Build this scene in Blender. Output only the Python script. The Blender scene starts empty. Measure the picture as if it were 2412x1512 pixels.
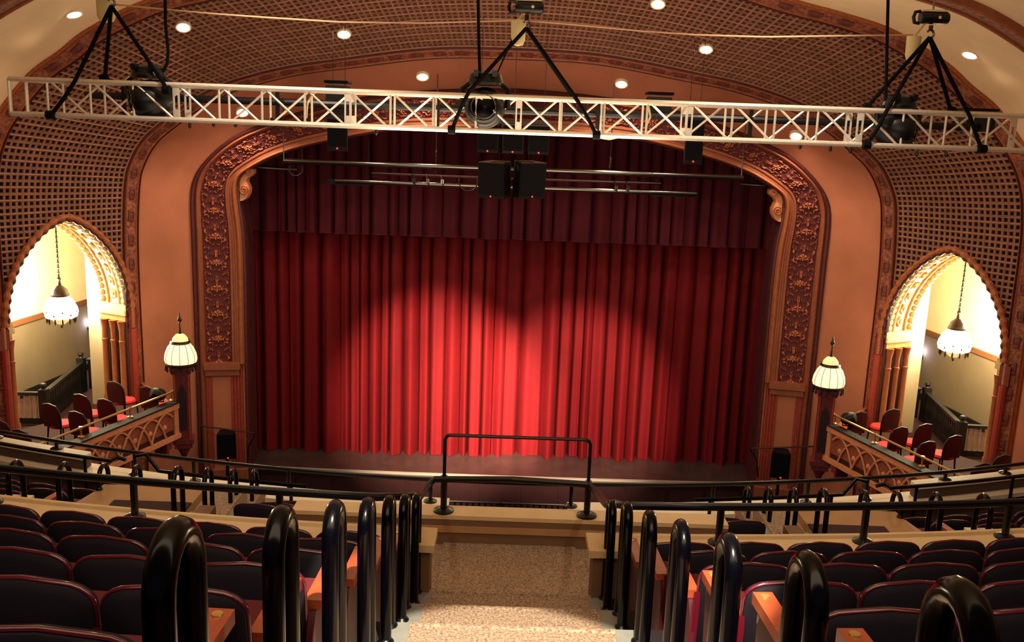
import bpy, math, random
import numpy as np
from mathutils import Vector, Matrix
random.seed(7); rng = np.random.RandomState(11)
R = math.radians
SC = bpy.context.scene
COL = SC.collection
ZS = 9.85                       # camera height above the main floor; everything below is written relative to the camera

# ------------------------------------------------------------------ camera
F, PITCH, ROLL, YAW = 2250.0, R(11.8), R(2.1), R(0.305)
cp, sp, cr, sr, cy_, sy_ = math.cos(PITCH), math.sin(PITCH), math.cos(ROLL), math.sin(ROLL), math.cos(YAW), math.sin(YAW)
def yawed(v): return Vector((v[0]*cy_ + v[1]*sy_, -v[0]*sy_ + v[1]*cy_, v[2]))
RI, UP_, FW = yawed((1, 0, 0)), yawed((0, sp, cp)), yawed((0, cp, -sp))
cam = bpy.data.cameras.new('camera'); cam.sensor_width = 36.0; cam.lens = 36.0*F/2412.0; cam.clip_start = 0.05
co = bpy.data.objects.new('camera', cam); COL.objects.link(co)
cR = RI*cr + UP_*sr; cU = UP_*cr - RI*sr
co.matrix_world = Matrix(((cR.x, cU.x, -FW.x, 0), (cR.y, cU.y, -FW.y, 0), (cR.z, cU.z, -FW.z, ZS), (0, 0, 0, 1)))
SC.camera = co
def ray(x, y):
    dx, dy = x-1206.0, y-756.0
    return cR*dx - cU*dy + FW*F
def P(x, y, Y):
    d = ray(x, y); return d*(Y/d.y)
def PZ(x, y, z):
    d = ray(x, y); return d*(z/d.z)

# ------------------------------------------------------------------ world, exposure, lights
w = bpy.data.worlds.new('World'); SC.world = w; w.use_nodes = True
bg = w.node_tree.nodes['Background']; bg.inputs[0].default_value = (0.36, 0.28, 0.50, 1); bg.inputs[1].default_value = 0.16
vs = SC.view_settings
vs.view_transform = 'Standard'; vs.look = 'None'; vs.gamma = 1.0; vs.use_curve_mapping = False; vs.exposure = 0.0
SC.cycles.use_denoising = True
SC.cycles.max_bounces = 6
SC.cycles.sample_clamp_indirect = 4.0
def light(name, kind, loc, energy, color, aim=None, **kw):
    l = bpy.data.lights.new(name, kind); l.energy = energy; l.color = color
    for k, v in kw.items(): setattr(l, k, v)
    o = bpy.data.objects.new(name, l); COL.objects.link(o); o.location = loc
    if aim is not None: o.rotation_euler = (Vector(aim)-Vector(loc)).to_track_quat('-Z', 'Y').to_euler()
    return o
WARM = (1.0, 0.74, 0.48)
# unseen area fills added to brighten the house, then lamps in the vault
light('fill_light_rear', 'AREA', (0, 2.0, 2.3), 230, (1.0, 0.76, 0.52), aim=(0, 18, -0.2), size=5.0)  # added frontal fill over the balcony, no fixture there
light('fill_light_bounce', 'AREA', (0, 12.0, -4.5), 210, (1.0, 0.72, 0.50), aim=(0, 17.5, 4), size=7.0)  # added upward fill, stands in for bounce off the house floor
light('fill_light_vault', 'AREA', (0, 14.6, -1.6), 250, (1.0, 0.76, 0.50), aim=(0, 18.6, 4), size=4.0)  # added fill to brighten the lattice vault and cove
for sx in (-1, 1):
    light('balcony_light', 'SPOT', (2.6*sx, 5.5, 2.3), 300, (1.0, 0.86, 0.66), aim=(3.8*sx, 10.6, -4.5), spot_size=R(72), spot_blend=0.7, shadow_soft_size=0.10)
    light('truss_light', 'SPOT', ((-3.3, 3.6)[sx > 0], 12.3, 2.35), 420, (1.0, 0.84, 0.66), aim=((-3.3, 3.6)[sx > 0], 13.75, 0), spot_size=R(95), spot_blend=0.8, shadow_soft_size=0.10)
light('aisle_light', 'SPOT', (0.4, 1.6, 2.4), 4200, (1.0, 0.88, 0.68), aim=(0.1, 4.2, -2.8), spot_size=R(24), spot_blend=0.04, shadow_soft_size=0.05)
# the stage pool on the curtain
light('stage_spot', 'SPOT', (-2.4, 13.2, -0.25), 26000, (1.0, 0.72, 0.46), aim=(-1.75, 24.2, -7.3), spot_size=R(27.5), spot_blend=0.7, shadow_soft_size=0.10)
light('stage_spot', 'SPOT', (2.6, 13.2, -0.25), 18000, (1.0, 0.70, 0.46), aim=(1.8, 24.2, -7.4), spot_size=R(26.5), spot_blend=0.7, shadow_soft_size=0.10)
light('stage_spot', 'SPOT', (0.2, 13.2, -0.3), 29000, (1.0, 0.70, 0.42), aim=(-0.55, 24.2, -7.5), spot_size=R(23), spot_blend=1.0, shadow_soft_size=0.15)

# ------------------------------------------------------------------ materials
def lin(c):
    if isinstance(c, str): c = [int(c[i:i+2], 16)/255 for i in (0, 2, 4)]
    return tuple((v/12.92 if v <= 0.04045 else ((v+0.055)/1.055)**2.4) for v in c)
MATS = {}
def mat(name, col, rough=0.6, metal=0.0, noise=None, bump=None, emit=None, coat=0.0, spec=0.5):
    m = bpy.data.materials.new(name); m.use_nodes = True; nt = m.node_tree; b = nt.nodes['Principled BSDF']
    c = lin(col); b.inputs['Base Color'].default_value = (*c, 1)
    b.inputs['Roughness'].default_value = rough; b.inputs['Metallic'].default_value = metal
    b.inputs['Specular IOR Level'].default_value = spec
    if coat: b.inputs['Coat Weight'].default_value = coat; b.inputs['Coat Roughness'].default_value = 0.12
    tc = nt.nodes.new('ShaderNodeTexCoord')
    if noise:
        n = nt.nodes.new('ShaderNodeTexNoise'); n.inputs['Scale'].default_value = noise[0]; n.inputs['Detail'].default_value = 4
        nt.links.new(tc.outputs['Object'], n.inputs['Vector'])
        cr_ = nt.nodes.new('ShaderNodeValToRGB'); e = cr_.color_ramp.elements
        a = noise[1]
        e[0].position = 0.3; e[1].position = 0.7
        e[0].color = (*[max(0, v*(1-a)) for v in c], 1)
        e[1].color = (*(lin(noise[2]) if len(noise) > 2 else [min(1, v*(1+a)) for v in c]), 1)
        nt.links.new(n.outputs['Fac'], cr_.inputs['Fac']); nt.links.new(cr_.outputs['Color'], b.inputs['Base Color'])
    if bump:
        n2 = nt.nodes.new('ShaderNodeTexNoise'); n2.inputs['Scale'].default_value = bump[0]; n2.inputs['Detail'].default_value = 3
        nt.links.new(tc.outputs['Object'], n2.inputs['Vector'])
        bp = nt.nodes.new('ShaderNodeBump'); bp.inputs['Strength'].default_value = bump[1]; bp.inputs['Distance'].default_value = 0.02
        nt.links.new(n2.outputs['Fac'], bp.inputs['Height']); nt.links.new(bp.outputs['Normal'], b.inputs['Normal'])
    if emit:
        b.inputs['Emission Color'].default_value = (*lin(emit[0]), 1); b.inputs['Emission Strength'].default_value = emit[1]
    MATS[name] = m; return m
mat('plaster', 'ae6c52', 0.85, noise=(1.3, .10), bump=(9, .15))
mat('ceiling_plaster', 'f2d8b0', 0.85, noise=(1.1, .08), bump=(7, .12))
mat('alcove_wall', 'efe2bd', 0.9, noise=(1.5, .05))
mat('alcove_dado', '7c6a50', 0.9, noise=(1.5, .08))
mat('picture_rail', '7a4a28', 0.6)
mat('lattice', '805646', 0.65, noise=(3, .22))
mat('lattice_ridge', '986850', 0.6, noise=(4, .2))
mat('lattice_void', '1c0f18', 0.9)
mat('band', '6b3030', 0.6, noise=(14, .45, 'a8644a'), bump=(30, .6))
mat('band_gold', 'a05a34', 0.5, noise=(20, .3))
mat('dark_red', '4a1820', 0.6, noise=(10, .3))
mat('gold_roll', '98583a', 0.6, noise=(9, .15), spec=.25)
mat('brown_moulding', '8a4c34', 0.55, noise=(9, .15))
mat('red_flute', '9a3a30', 0.5, noise=(9, .15))
mat('gilt', 'd8a860', 0.4, noise=(22, .25), bump=(30, .4))
mat('gilt_pale', 'e8cf9a', 0.5, noise=(24, .2), bump=(35, .5))
mat('scallop', 'ecd9a8', 0.5, noise=(24, .12))
mat('medallion', '3a1a22', 0.55, noise=(30, .4, '8a4434'))
mat('curtain', '660410', 0.75, noise=(7, .08), spec=0.25)
mat('valance', '420818', 0.8, noise=(7, .08), spec=0.2)
mat('stage_floor', '3a2c2c', 0.35, noise=(2, .2), spec=0.5)
mat('stage_front', '2e0c12', 0.6, noise=(5, .2))
mat('stage_edge', '8a8078', 0.4)
mat('floor_dark', '1c1214', 0.8, noise=(4, .3))
mat('aluminium', 'ece4d4', 0.4, 0.45, noise=(20, .06))
mat('steel', '787674', 0.2, 1.0)
mat('black_metal', '08080e', 0.34, 0.0, spec=0.4)
mat('black_gloss', '030307', 0.2, 0.0, coat=0.0, spec=0.25)
mat('black_cloth', '040408', 0.85, spec=.15)
mat('speaker_black', '050509', 0.6, spec=.2)
mat('speaker_top_lit', '5a442e', 0.5)  # warm light falling on the speaker tops, put into their colour
mat('led_red', 'ff3020', 0.4, emit=('ff3a2a', 2.2))
mat('lamp_lens', 'fff0d0', 0.4, emit=('ffeec8', 26.0))
mat('lamp_ring', 'e8d8b8', 0.5)
mat('chain_bag', 'e6d6a0', 0.7)
mat('cable_white', 'cfa884', 0.5)
mat('shade_glass', 'fff2c0', 0.35, emit=('ffe9a8', 1.5))
mat('shade_lead', 'a08a50', 0.5)
mat('shade_pale', 'e6d49a', 0.4, emit=('ffdf98', .8))
mat('shade_crystal', 'fffbe8', 0.3, emit=('fff2cc', 3.2))
mat('bronze', '2c1a14', 0.4, 0.4)
mat('fringe', '2c0e14', 0.8)
mat('pier_red', '6a2428', 0.5, noise=(14, .35), bump=(25, .4))
mat('pier_dark', '24101a', 0.6)
mat('box_carving', 'd08a62', 0.6, noise=(10, .12))
mat('box_recess', '8a4a34', 0.7, noise=(18, .25))
mat('box_ledge', '14100f', 0.7)
mat('brass', 'd0a468', 0.28, 0.7)
mat('chair_red', 'd01824', 0.7)
mat('chair_maroon', '4c0c1a', 0.5)
mat('dark_wood', '120c12', 0.5)
mat('baluster', 'b6a078', 0.6)
mat('box_carpet', '3a1a1c', 0.9, noise=(30, .2))
mat('parapet', 'b48a5c', 0.7, noise=(4, .08))
mat('parapet_cap', 'e0c08c', 0.55, noise=(5, .06))
mat('parapet_white', 'efe2c6', 0.45, noise=(5, .04))
mat('parapet_face', '7a5a40', 0.75, noise=(4, .08))
mat('parapet_face_shaded', '54403a', 0.8, noise=(4, .1))  # darker parapet face: the shadow on its inner side is in the colour
mat('carpet', '94745e', 0.95, noise=(60, .42, 'd0b498'), bump=(120, .4))
mat('step_grey', '8f908a', 0.7, noise=(12, .08))
mat('row_floor', '1d1018', 0.85, noise=(10, .2))
mat('seat_back', '150e1c', 0.7, noise=(40, .12), spec=0.3)
mat('seat_trim', '5a1020', 0.2, 0.0, coat=0.5)
mat('seat_cushion', '5a101c', 0.8)
mat('arm_wood', 'a84a2c', 0.35, noise=(12, .15), coat=0.3)
mat('plate', 'e8c070', 0.3, 0.8)
mat('sconce_blue', 'c8d0ff', 0.4, emit=('b8c0ff', 7.0))
mat('alarm_red_glow', 'd82018', 0.4, emit=('e02a18', 0.6))  # faint glow added to the alarm box, which is no lamp
# carved foliage: maroon ground, gilded relief (the relief height travels as a point attribute)
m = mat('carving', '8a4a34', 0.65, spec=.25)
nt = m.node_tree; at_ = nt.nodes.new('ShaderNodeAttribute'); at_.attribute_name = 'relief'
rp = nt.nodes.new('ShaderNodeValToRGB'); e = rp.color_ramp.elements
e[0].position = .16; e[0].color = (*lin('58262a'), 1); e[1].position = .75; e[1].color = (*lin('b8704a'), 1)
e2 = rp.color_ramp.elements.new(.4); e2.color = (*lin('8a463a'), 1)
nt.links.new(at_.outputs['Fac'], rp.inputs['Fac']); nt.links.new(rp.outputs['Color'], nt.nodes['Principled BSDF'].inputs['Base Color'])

# ------------------------------------------------------------------ mesh builder
class MB:
    def __init__(s): s.v = []; s.f = []; s.mi = []
    def add(s, verts, faces, mi=0):
        n = len(s.v); s.v += [tuple(p) for p in verts]; s.f += [tuple(i+n for i in f) for f in faces]; s.mi += [mi]*len(faces); return s
    def box(s, c, d, rz=0.0, M=None, mi=0):
        x, y, z = d[0]/2, d[1]/2, d[2]/2
        vs_ = [Vector((a*x, b*y, g*z)) for g in (-1, 1) for b in (-1, 1) for a in (-1, 1)]
        if rz: vs_ = [Matrix.Rotation(rz, 3, 'Z') @ v for v in vs_]
        if M is not None: vs_ = [M @ v for v in vs_]
        vs_ = [v + Vector(c) for v in vs_]
        return s.add(vs_, [(0, 2, 3, 1), (4, 5, 7, 6), (0, 1, 5, 4), (2, 6, 7, 3), (0, 4, 6, 2), (1, 3, 7, 5)], mi)
    def tube(s, pts, r, n=8, closed=False, cap=True, mi=0):
        pts = [Vector(p) for p in pts]; m = len(pts)
        rs = r if hasattr(r, '__len__') else [r]*m
        tang = []
        for i in range(m):
            a = pts[(i-1) % m] if (closed or i > 0) else pts[i]; b = pts[(i+1) % m] if (closed or i < m-1) else pts[i]
            t = (b-a); tang.append(t.normalized() if t.length > 1e-9 else Vector((0, 0, 1)))
        t0 = tang[0]; ref = Vector((0, 0, 1)) if abs(t0.z) < .9 else Vector((1, 0, 0))
        nrm = t0.cross(ref).normalized(); vs_ = []
        for i in range(m):
            if i: nrm = (nrm - tang[i]*nrm.dot(tang[i])); nrm = nrm.normalized() if nrm.length > 1e-6 else tang[i].orthogonal().normalized()
            bn = tang[i].cross(nrm)
            for k in range(n):
                a = 2*math.pi*k/n; vs_.append(pts[i] + (nrm*math.cos(a) + bn*math.sin(a))*rs[i])
        fs = []
        for i in range(m if closed else m-1):
            j = (i+1) % m
            for k in range(n): fs.append((i*n+k, i*n+(k+1) % n, j*n+(k+1) % n, j*n+k))
        if cap and not closed: fs.append(tuple(range(n-1, -1, -1))); fs.append(tuple((m-1)*n+k for k in range(n)))
        return s.add(vs_, fs, mi)
    def lathe(s, prof, c=(0, 0, 0), n=20, M=None, lobes=0, amp=0.0, mi=0, caps=True):
        vs_ = []; c = Vector(c)
        for (r, z) in prof:
            for k in range(n):
                a = 2*math.pi*k/n; rr = r*(1 + (amp*abs(math.sin(lobes*a/2)) if lobes else 0))
                v = Vector((rr*math.cos(a), rr*math.sin(a), z)); vs_.append(c + (M @ v if M is not None else v))
        fs = [(i*n+k, i*n+(k+1) % n, (i+1)*n+(k+1) % n, (i+1)*n+k) for i in range(len(prof)-1) for k in range(n)]
        if caps and prof[0][0] > 1e-5: fs.append(tuple(range(n-1, -1, -1)))
        if caps and prof[-1][0] > 1e-5: fs.append(tuple((len(prof)-1)*n+k for k in range(n)))
        return s.add(vs_, fs, mi)
    def prism(s, poly, vec, mi=0):
        n = len(poly); a = [Vector(p) for p in poly]; b = [p + Vector(vec) for p in a]
        fs = [tuple(range(n-1, -1, -1)), tuple(range(n, 2*n))] + [(i, (i+1) % n, n+(i+1) % n, n+i) for i in range(n)]
        return s.add(a+b, fs, mi)
    def grid(s, rows, mi=0):
        nv = len(rows[0]); vs_ = [p for r in rows for p in r]
        fs = [(i*nv+j, i*nv+j+1, (i+1)*nv+j+1, (i+1)*nv+j) for i in range(len(rows)-1) for j in range(nv-1)]
        return s.add(vs_, fs, mi)
    def mesh(s, name, mats, off=(0, 0, 0), ang=35):
        me = bpy.data.meshes.new(name); o = Vector(off)
        me.from_pydata([tuple(Vector(p)-o) for p in s.v] if o.length else s.v, [], s.f)
        for x in (mats if isinstance(mats, (list, tuple)) else [mats]): me.materials.append(MATS[x])
        if any(s.mi): me.polygons.foreach_set('material_index', s.mi)
        me.shade_smooth()
        try: me.set_sharp_from_angle(angle=R(ang))
        except Exception: pass
        me.update(); return me
def rootloc(o):
    v = Vector((0, 0, 0))
    while o is not None: v += Vector(o.location); o = o.parent
    return v
def obj(name, mb, mats, parent=None, kind=None, local=False, ang=35, loc=None, M=None, label=None):
    """MB -> one object. World coordinates unless local; the parent's own place is subtracted."""
    if isinstance(mb, MB): me = mb.mesh(name, mats, (0, 0, 0) if (local or parent is None) else rootloc(parent), ang)
    else: me = mb
    o = bpy.data.objects.new(name, me); COL.objects.link(o); o.parent = parent
    if loc is not None: o.location = loc
    if M is not None: o.matrix_local = M
    if kind: o['kind'] = kind
    if label: o['label'] = label
    return o
def tag(o, label, cat, group=None):
    o['label'] = label; o['category'] = cat
    if group: o['group'] = group
    return o
def thing(name, loc, label=None, cat=None, group=None, kind=None):
    o = bpy.data.objects.new(name, None); COL.objects.link(o); o.location = loc; o.empty_display_size = .1
    if label: tag(o, label, cat, group)
    if kind: o['kind'] = kind
    return o
def single(name, mb, mats, label, cat, group=None, base=None, ang=35):
    """a thing that is one mesh, with its origin at base"""
    b = Vector(base) if base is not None else Vector(mb.v[0])
    o = bpy.data.objects.new(name, mb.mesh(name, mats, b, ang)); COL.objects.link(o); o.location = b
    return tag(o, label, cat, group)
def copy_tree(o, parent=None):
    c = o.copy(); COL.objects.link(c); c.parent = parent
    for ch in list(o.children): copy_tree(ch, c)
    return c
def struct(name, mb, mats, parent=None, ang=35): return obj(name, mb, mats, parent, 'structure', ang=ang)
def axis_matrix(zdir, xhint=(1, 0, 0)):
    z = Vector(zdir).normalized(); x = Vector(xhint); x = Vector((0, 1, 0)) if abs(x.normalized().dot(z)) > .98 else x; x = (x - z*x.dot(z)).normalized(); y = z.cross(x)
    return Matrix(((x.x, y.x, z.x), (x.y, y.y, z.y), (x.z, y.z, z.z)))
ORD = ['first', 'second', 'third', 'fourth', 'fifth', 'sixth', 'seventh', 'eighth', 'ninth', 'tenth', 'eleventh', 'twelfth', 'thirteenth', 'fourteenth', 'fifteenth', 'sixteenth', 'seventeenth', 'eighteenth', 'nineteenth', 'twentieth']
SIDE = {-1: 'left', 1: 'right'}

# ------------------------------------------------------------------ the nested arches of the auditorium
ZFL = -9.85; ZSPR = -2.2
def half_curve(ctrl, Y):
    """control points (X, z) of the right half from the floor to the crown -> function of t in 0..1 giving (X, Y, z)"""
    c = np.array(ctrl, float)
    ext = np.vstack([c[0]*2-c[1], c, [-c[-2][0], c[-2][1]]])
    out = []
    for i in range(1, len(ext)-2):
        p0, p1, p2, p3 = ext[i-1], ext[i], ext[i+1], ext[i+2]
        for u in np.linspace(0, 1, 24, endpoint=False):
            out.append(0.5*((2*p1)+(-p0+p2)*u+(2*p0-5*p1+4*p2-p3)*u*u+(-p0+3*p1-3*p2+p3)*u**3))
    out.append(c[-1]); out = np.array(out)
    lo = out[out[:, 1] <= ZSPR]; k = len(lo)
    xs = np.interp(ZSPR, out[:k+2, 1], out[:k+2, 0])
    up = np.vstack([[xs, ZSPR], out[k:]]); d = np.r_[0, np.cumsum(np.hypot(*np.diff(up, axis=0).T))]; d /= d[-1]
    def f(t):
        if t <= .4:
            z = ZFL + (ZSPR-ZFL)*t/.4; return Vector((np.interp(z, out[:k+2, 1], out[:k+2, 0]), Y, z))
        q = (t-.4)/.6; return Vector((np.interp(q, d, up[:, 0]), Y, np.interp(q, d, up[:, 1])))
    return f
def ctrl_px(pts, Y, sidex, ztop):
    c = [(sidex, ZFL), (sidex, -6.0), (sidex, -3.2)]
    for (x, y) in pts:
        p = P(x, y, Y); c.append((abs(p.x), p.z))
    c.append((0.0, ztop)); return c
YO, YF, YI, YX = 22.75, 22.5, 21.5, 18.6          # opening, frame outer edge, inner arch, outer arch
zt = lambda y, Y: P(1206, y, Y).z
OP = half_curve(ctrl_px([(1840, 520), (1844, 483), (1836, 456), (1800, 429), (1740, 397), (1651, 366), (1504, 330), (1380, 316)], YO, 6.33, zt(306, YO)), YO)
FO = half_curve(ctrl_px([(1956, 520), (1950, 470), (1928, 430), (1889, 388), (1840, 354), (1750, 313), (1600, 262), (1437, 230)], YF, 7.53, zt(208, YF)), YF)
IA = half_curve(ctrl_px([(2076, 500), (2066, 443), (2041, 393), (2001, 353), (1941, 303), (1875, 263), (1795, 233), (1708, 207), (1608, 187), (1404, 149)], YI, 8.41, zt(137, YI)), YI)
OA = half_curve([(10.42, ZFL), (10.42, -6), (10.42, -3.2), (10.38, -1.6), (10.1, -.55)] + [(lambda p: (abs(p.x), p.z))(P(x, y, YX)) for x, y in [(2365, 267), (2291, 200), (2228, 143), (2108, 70), (1991, 30), (1881, 0)]] + [(3.2, 2.86), (0, 3.12)], YX)
TZ = lambda z: .4*(z-ZFL)/(ZSPR-ZFL)
def mir(p, sx): return Vector((p[0]*sx, p[1], p[2]))
def loft(A, B, prof, t0, t1, nt, sx):
    """prof: list of (s, out) across A->B; out pushes towards the room"""
    rows = []
    for t in np.linspace(t0, t1, nt):
        a, b = A(t), B(t); row = []
        e = 1e-3; ta = (A(min(1, t+e))-A(max(0, t-e))).normalized()
        n = ta.cross(b-a).normalized()
        if n.y > 0: n = -n
        for s, o in prof: row.append(mir(a.lerp(b, s) + n*o, sx))
        rows.append(row)
    return rows
def surf(A, B, t, s): return A(t).lerp(B(t), s)
def normal(A, B, t, s):
    e = 1e-3; du = surf(A, B, min(1, t+e), s)-surf(A, B, max(0, t-e), s); dv = B(t)-A(t)
    n = du.cross(dv).normalized(); return -n if n.y > 0 else n
def project(p):
    d = p.dot(FW); return 1206 + F*p.dot(cR)/d, 756 - F*p.dot(cU)/d
def find_on(A, B, px, py):
    best = (1e9,)
    sx = -1 if px < 1200 else 1
    for t in np.linspace(.3, 1, 240):
        a, b = A(t), B(t)
        for s in np.linspace(0, 1, 60):
            q = project(mir(a.lerp(b, s), sx)); d = (q[0]-px)**2+(q[1]-py)**2
            if d < best[0]: best = (d, t, s)
    _, t, s = best; n = normal(A, B, t, s); return mir(surf(A, B, t, s), sx), mir(n, sx)

TB = TZ(-6.69)
# main floor, stage
struct('floor', MB().box((0, 11, ZFL-.05), (26, 36, .1)), 'floor_dark')
st = thing('stage_floor', (0, 24, -8.74), kind='structure')
ap = [(-7.4, 22.95), (-5, 22.85), (-2.5, 22.8), (0, 22.78), (2.5, 22.8), (5, 22.85), (7.4, 22.95), (7.4, 27), (-7.4, 27)]
obj('deck', MB().prism([(x, y, -8.84) for x, y in ap], (0, 0, .1)), 'stage_floor', st)
obj('nosing', MB().tube([(x, y-.02, -8.79) for x, y in ap[:7]], .055, 8), 'stage_edge', st)
fr = thing('wall_stage_front', (0, 22.9, ZFL), kind='structure')
obj('panelling', MB().prism([(x, y+.06, ZFL) for x, y in ap[:7]] + [(7.4, 23.3, ZFL), (-7.4, 23.3, ZFL)], (0, 0, 1.0)), 'stage_front', fr)
for i in range(15):
    x = -6.6 + i*.94
    obj('panel', MB().box((x, 22.84+.012*abs(x)*.6, ZFL+.5), (.82, .05, .7)), 'stage_front', fr)
struct('wall_backstage', MB().box((0, 27.05, -4.5), (20, .1, 11)), 'pier_dark')

# cream splay between proscenium frame and inner arch
wf = thing('wall_front', (0, 22, ZFL), kind='structure')
for sx in (-1, 1):
    obj('plaster_splay', MB().grid(loft(FO, IA, [(0, 0), (.25, -.015), (.5, -.02), (.75, -.015), (1, 0)], 0, 1, 120, sx)), 'plaster', wf, 'structure')
# lattice splay: wall below the springing, vault above
wl = {sx: thing('wall_'+SIDE[sx], (9.4*sx, 20, ZFL), kind='structure') for sx in (-1, 1)}
ce = thing('ceiling', (0, 20, 2), kind='structure')
S0, S1 = .115, .875
LW = 3.53
TAPEX = .480*LW
def opening_half(z, grow=0.0):
    if z < -4.45: return 1.38+grow
    f = (z+4.45)/(2.1+grow)
    return (1.38+grow)*(1-f**2.1)**.68 if f < 1 else -1
def in_arch(s, z, grow=0.0):
    return abs(s*LW-TAPEX) < opening_half(z, grow)
TW = TZ(-1.1) if TZ(-1.1) < .4 else .44
def lattice(sx, t0, t1, parent):
    L = sum((surf(IA, OA, a, .5)-surf(IA, OA, b, .5)).length for a, b in zip(np.linspace(t0, t1, 60)[:-1], np.linspace(t0, t1, 60)[1:]))
    nt_, ns = max(2, 2*round(L/.124/2)), 22
    ts = np.linspace(t0, t1, nt_+1); ss = np.linspace(S0, S1, ns+1)
    G = [[mir(surf(IA, OA, t, s), sx) for s in ss] for t in ts]
    N = [[mir(normal(IA, OA, t, s), sx) for s in (ss[0], ss[-1])] for t in ts]
    plate, void, ridge = MB(), MB(), MB()
    cut = lambda i, j, g=.07: G[i][j].z < -1.5 and in_arch((ss[min(j, ns)]), G[i][j].z, g)
    for i in range(nt_):
        for j in range(ns):
            c = (G[i][j]+G[i+1][j+1])/2
            if c.z < -2 and in_arch((ss[j]+ss[j+1])/2, c.z, .02): continue
            n = N[i][0]
            q = [G[i][j], G[i][j+1], G[i+1][j+1], G[i+1][j]]
            cc = sum(q, Vector())/4
            inn = [cc+(p-cc)*.6 for p in q]; bot = [p - n*.07 for p in inn]
            plate.add(q+inn+bot, [(k, (k+1) % 4, 4+(k+1) % 4, 4+k) for k in range(4)] + [(4+k, 4+(k+1) % 4, 8+(k+1) % 4, 8+k) for k in range(4)])
            void.add([p - n*.068 for p in inn], [(0, 1, 2, 3)])
    def ribbon(pts, nn, wv):
        for a in range(len(pts)-1):
            p, q_, n = pts[a], pts[a+1], nn[a]
            wd = wv[a]*.017
            ridge.add([p-wd, p+n*.016, p+wd, q_-wd, q_+n*.016, q_+wd], [(0, 1, 4, 3), (1, 2, 5, 4)])
    for j in range(0, ns+1, 2):
        run = []
        for i in range(nt_+2):
            if i > nt_ or cut(i, j):
                if len(run) > 1: ribbon([G[k][j] for k in run], [N[k][0] for k in run], [(G[k][1]-G[k][0]).normalized() for k in run])
                run = []
            else: run.append(i)
    for i in range(0, nt_+1, 2):
        run = []
        for j in range(ns+2):
            if j > ns or cut(i, j):
                if len(run) > 1:
                    tv = (G[min(nt_, i+1)][0]-G[max(0, i-1)][0]).normalized()
                    ribbon([G[i][k] for k in run], [N[i][0]]*len(run), [tv]*len(run))
                run = []
            else: run.append(j)
    obj('lattice_panel', plate, 'lattice', parent, 'stuff', ang=30)
    obj('lattice_ridge', ridge, 'lattice_ridge', parent, 'stuff', ang=20)
    obj('lattice_backing', void, 'lattice_void', parent, 'stuff')
for sx in (-1, 1):
    lattice(sx, TB, TW, wl[sx]); lattice(sx, TW, 1.0, ce)
    obj('lower_wall', MB().grid(loft(IA, OA, [(0, 0), (1, 0)], 0, TB, 4, sx)), 'plaster', wl[sx], 'structure')
# bands edging the lattice
for num, (sa, sb) in ((2, (0.0, S0)), (3, (S1, 1.0))):
    b = thing('trim_%d' % num, (0, 20, ZFL), kind='structure'); d = sb-sa
    for sx in (-1, 1):
        obj('ornament_band', MB().grid(loft(IA, OA, [(sa+d*.12, .0), (sa+d*.14, .03), (sa+d*.3, .04), (sa+d*.7, .04), (sa+d*.86, .03), (sa+d*.88, 0)], 0, 1, 130, sx)), 'band', b)
        for q0, q1, mm in ((0, .12, 'dark_red'), (.12, .24, 'band_gold'), (.76, .88, 'band_gold'), (.88, 1.0, 'dark_red' if num == 2 else 'band_gold')):
            obj('moulding', MB().grid(loft(IA, OA, [(sa+d*q0, 0), (sa+d*(q0*.75+q1*.25), .05), (sa+d*(q0+q1)/2, .065), (sa+d*(q0*.25+q1*.75), .05), (sa+d*q1, 0)], 0, 1, 130, sx)), mm, b)
        # medallions along the band
        ts = [TB]; 
        mm = MB().lathe([(.5, 0), (.44, .10), (.3, .14), (.26, .08), (.16, .10), (0, .18)], n=8, lobes=4, amp=.25).mesh('medallion', 'medallion')
        tl = np.linspace(TB, 1, 60); acc = 0; wdt = LW*d
        for a, c in zip(tl[:-1], tl[1:]):
            seg = (surf(IA, OA, c, .5*(sa+sb))-surf(IA, OA, a, .5*(sa+sb))).length; acc += seg
            if acc > .42:
                acc = 0; p = mir(surf(IA, OA, c, .5*(sa+sb)), sx); n = mir(normal(IA, OA, c, .5*(sa+sb)), sx)
                tv = mir((surf(IA, OA, min(1, c+.002), .5)-surf(IA, OA, c-.002, .5)).normalized(), sx)
                MM = axis_matrix(n, tv); MM = Matrix.Translation(p+n*.035-rootloc(b)) @ (MM @ Matrix.Diagonal((.3, wdt*.38, .25))).to_4x4()
                obj('medallion', mm, None, b, M=MM)
# plaster vault over the house and the rib on it
rc = thing('ceiling_rear', (0, 9, 3), kind='structure')
OAb = lambda t: OA(t) + Vector((0, -22.6, 0))
for sx in (-1, 1):
    obj('vault', MB().grid(loft(OA, OAb, [(0, 0), (.5, 0), (1, 0)], TZ(-1.3), 1, 80, sx)), 'ceiling_plaster', rc, 'structure')
    obj('lower_wall', MB().grid(loft(OA, OAb, [(0, 0), (.5, 0), (1, 0)], 0, TZ(-1.3), 10, sx)), 'plaster', wl[sx], 'structure')
rb = thing('trim_4', (0, 15.5, 3), kind='structure')
RA, RB = (lambda t: OA(t)+Vector((0, -3.0, 0))), (lambda t: OA(t)+Vector((0, -3.62, 0)))
def inward(A, prof, t0, t1, nt, sx):
    rows = []
    for t in np.linspace(t0, t1, nt):
        p = A(t); e = 1e-3; ta = (A(min(1, t+e))-A(max(0, t-e))).normalized(); n = Vector((-ta.z, 0, ta.x))
        if n.dot(Vector((0, 0, -6))-p) < 0: n = -n
        rows.append([mir(p+Vector((0, -y, 0))+n*o, sx) for y, o in prof])
    return rows
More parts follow.
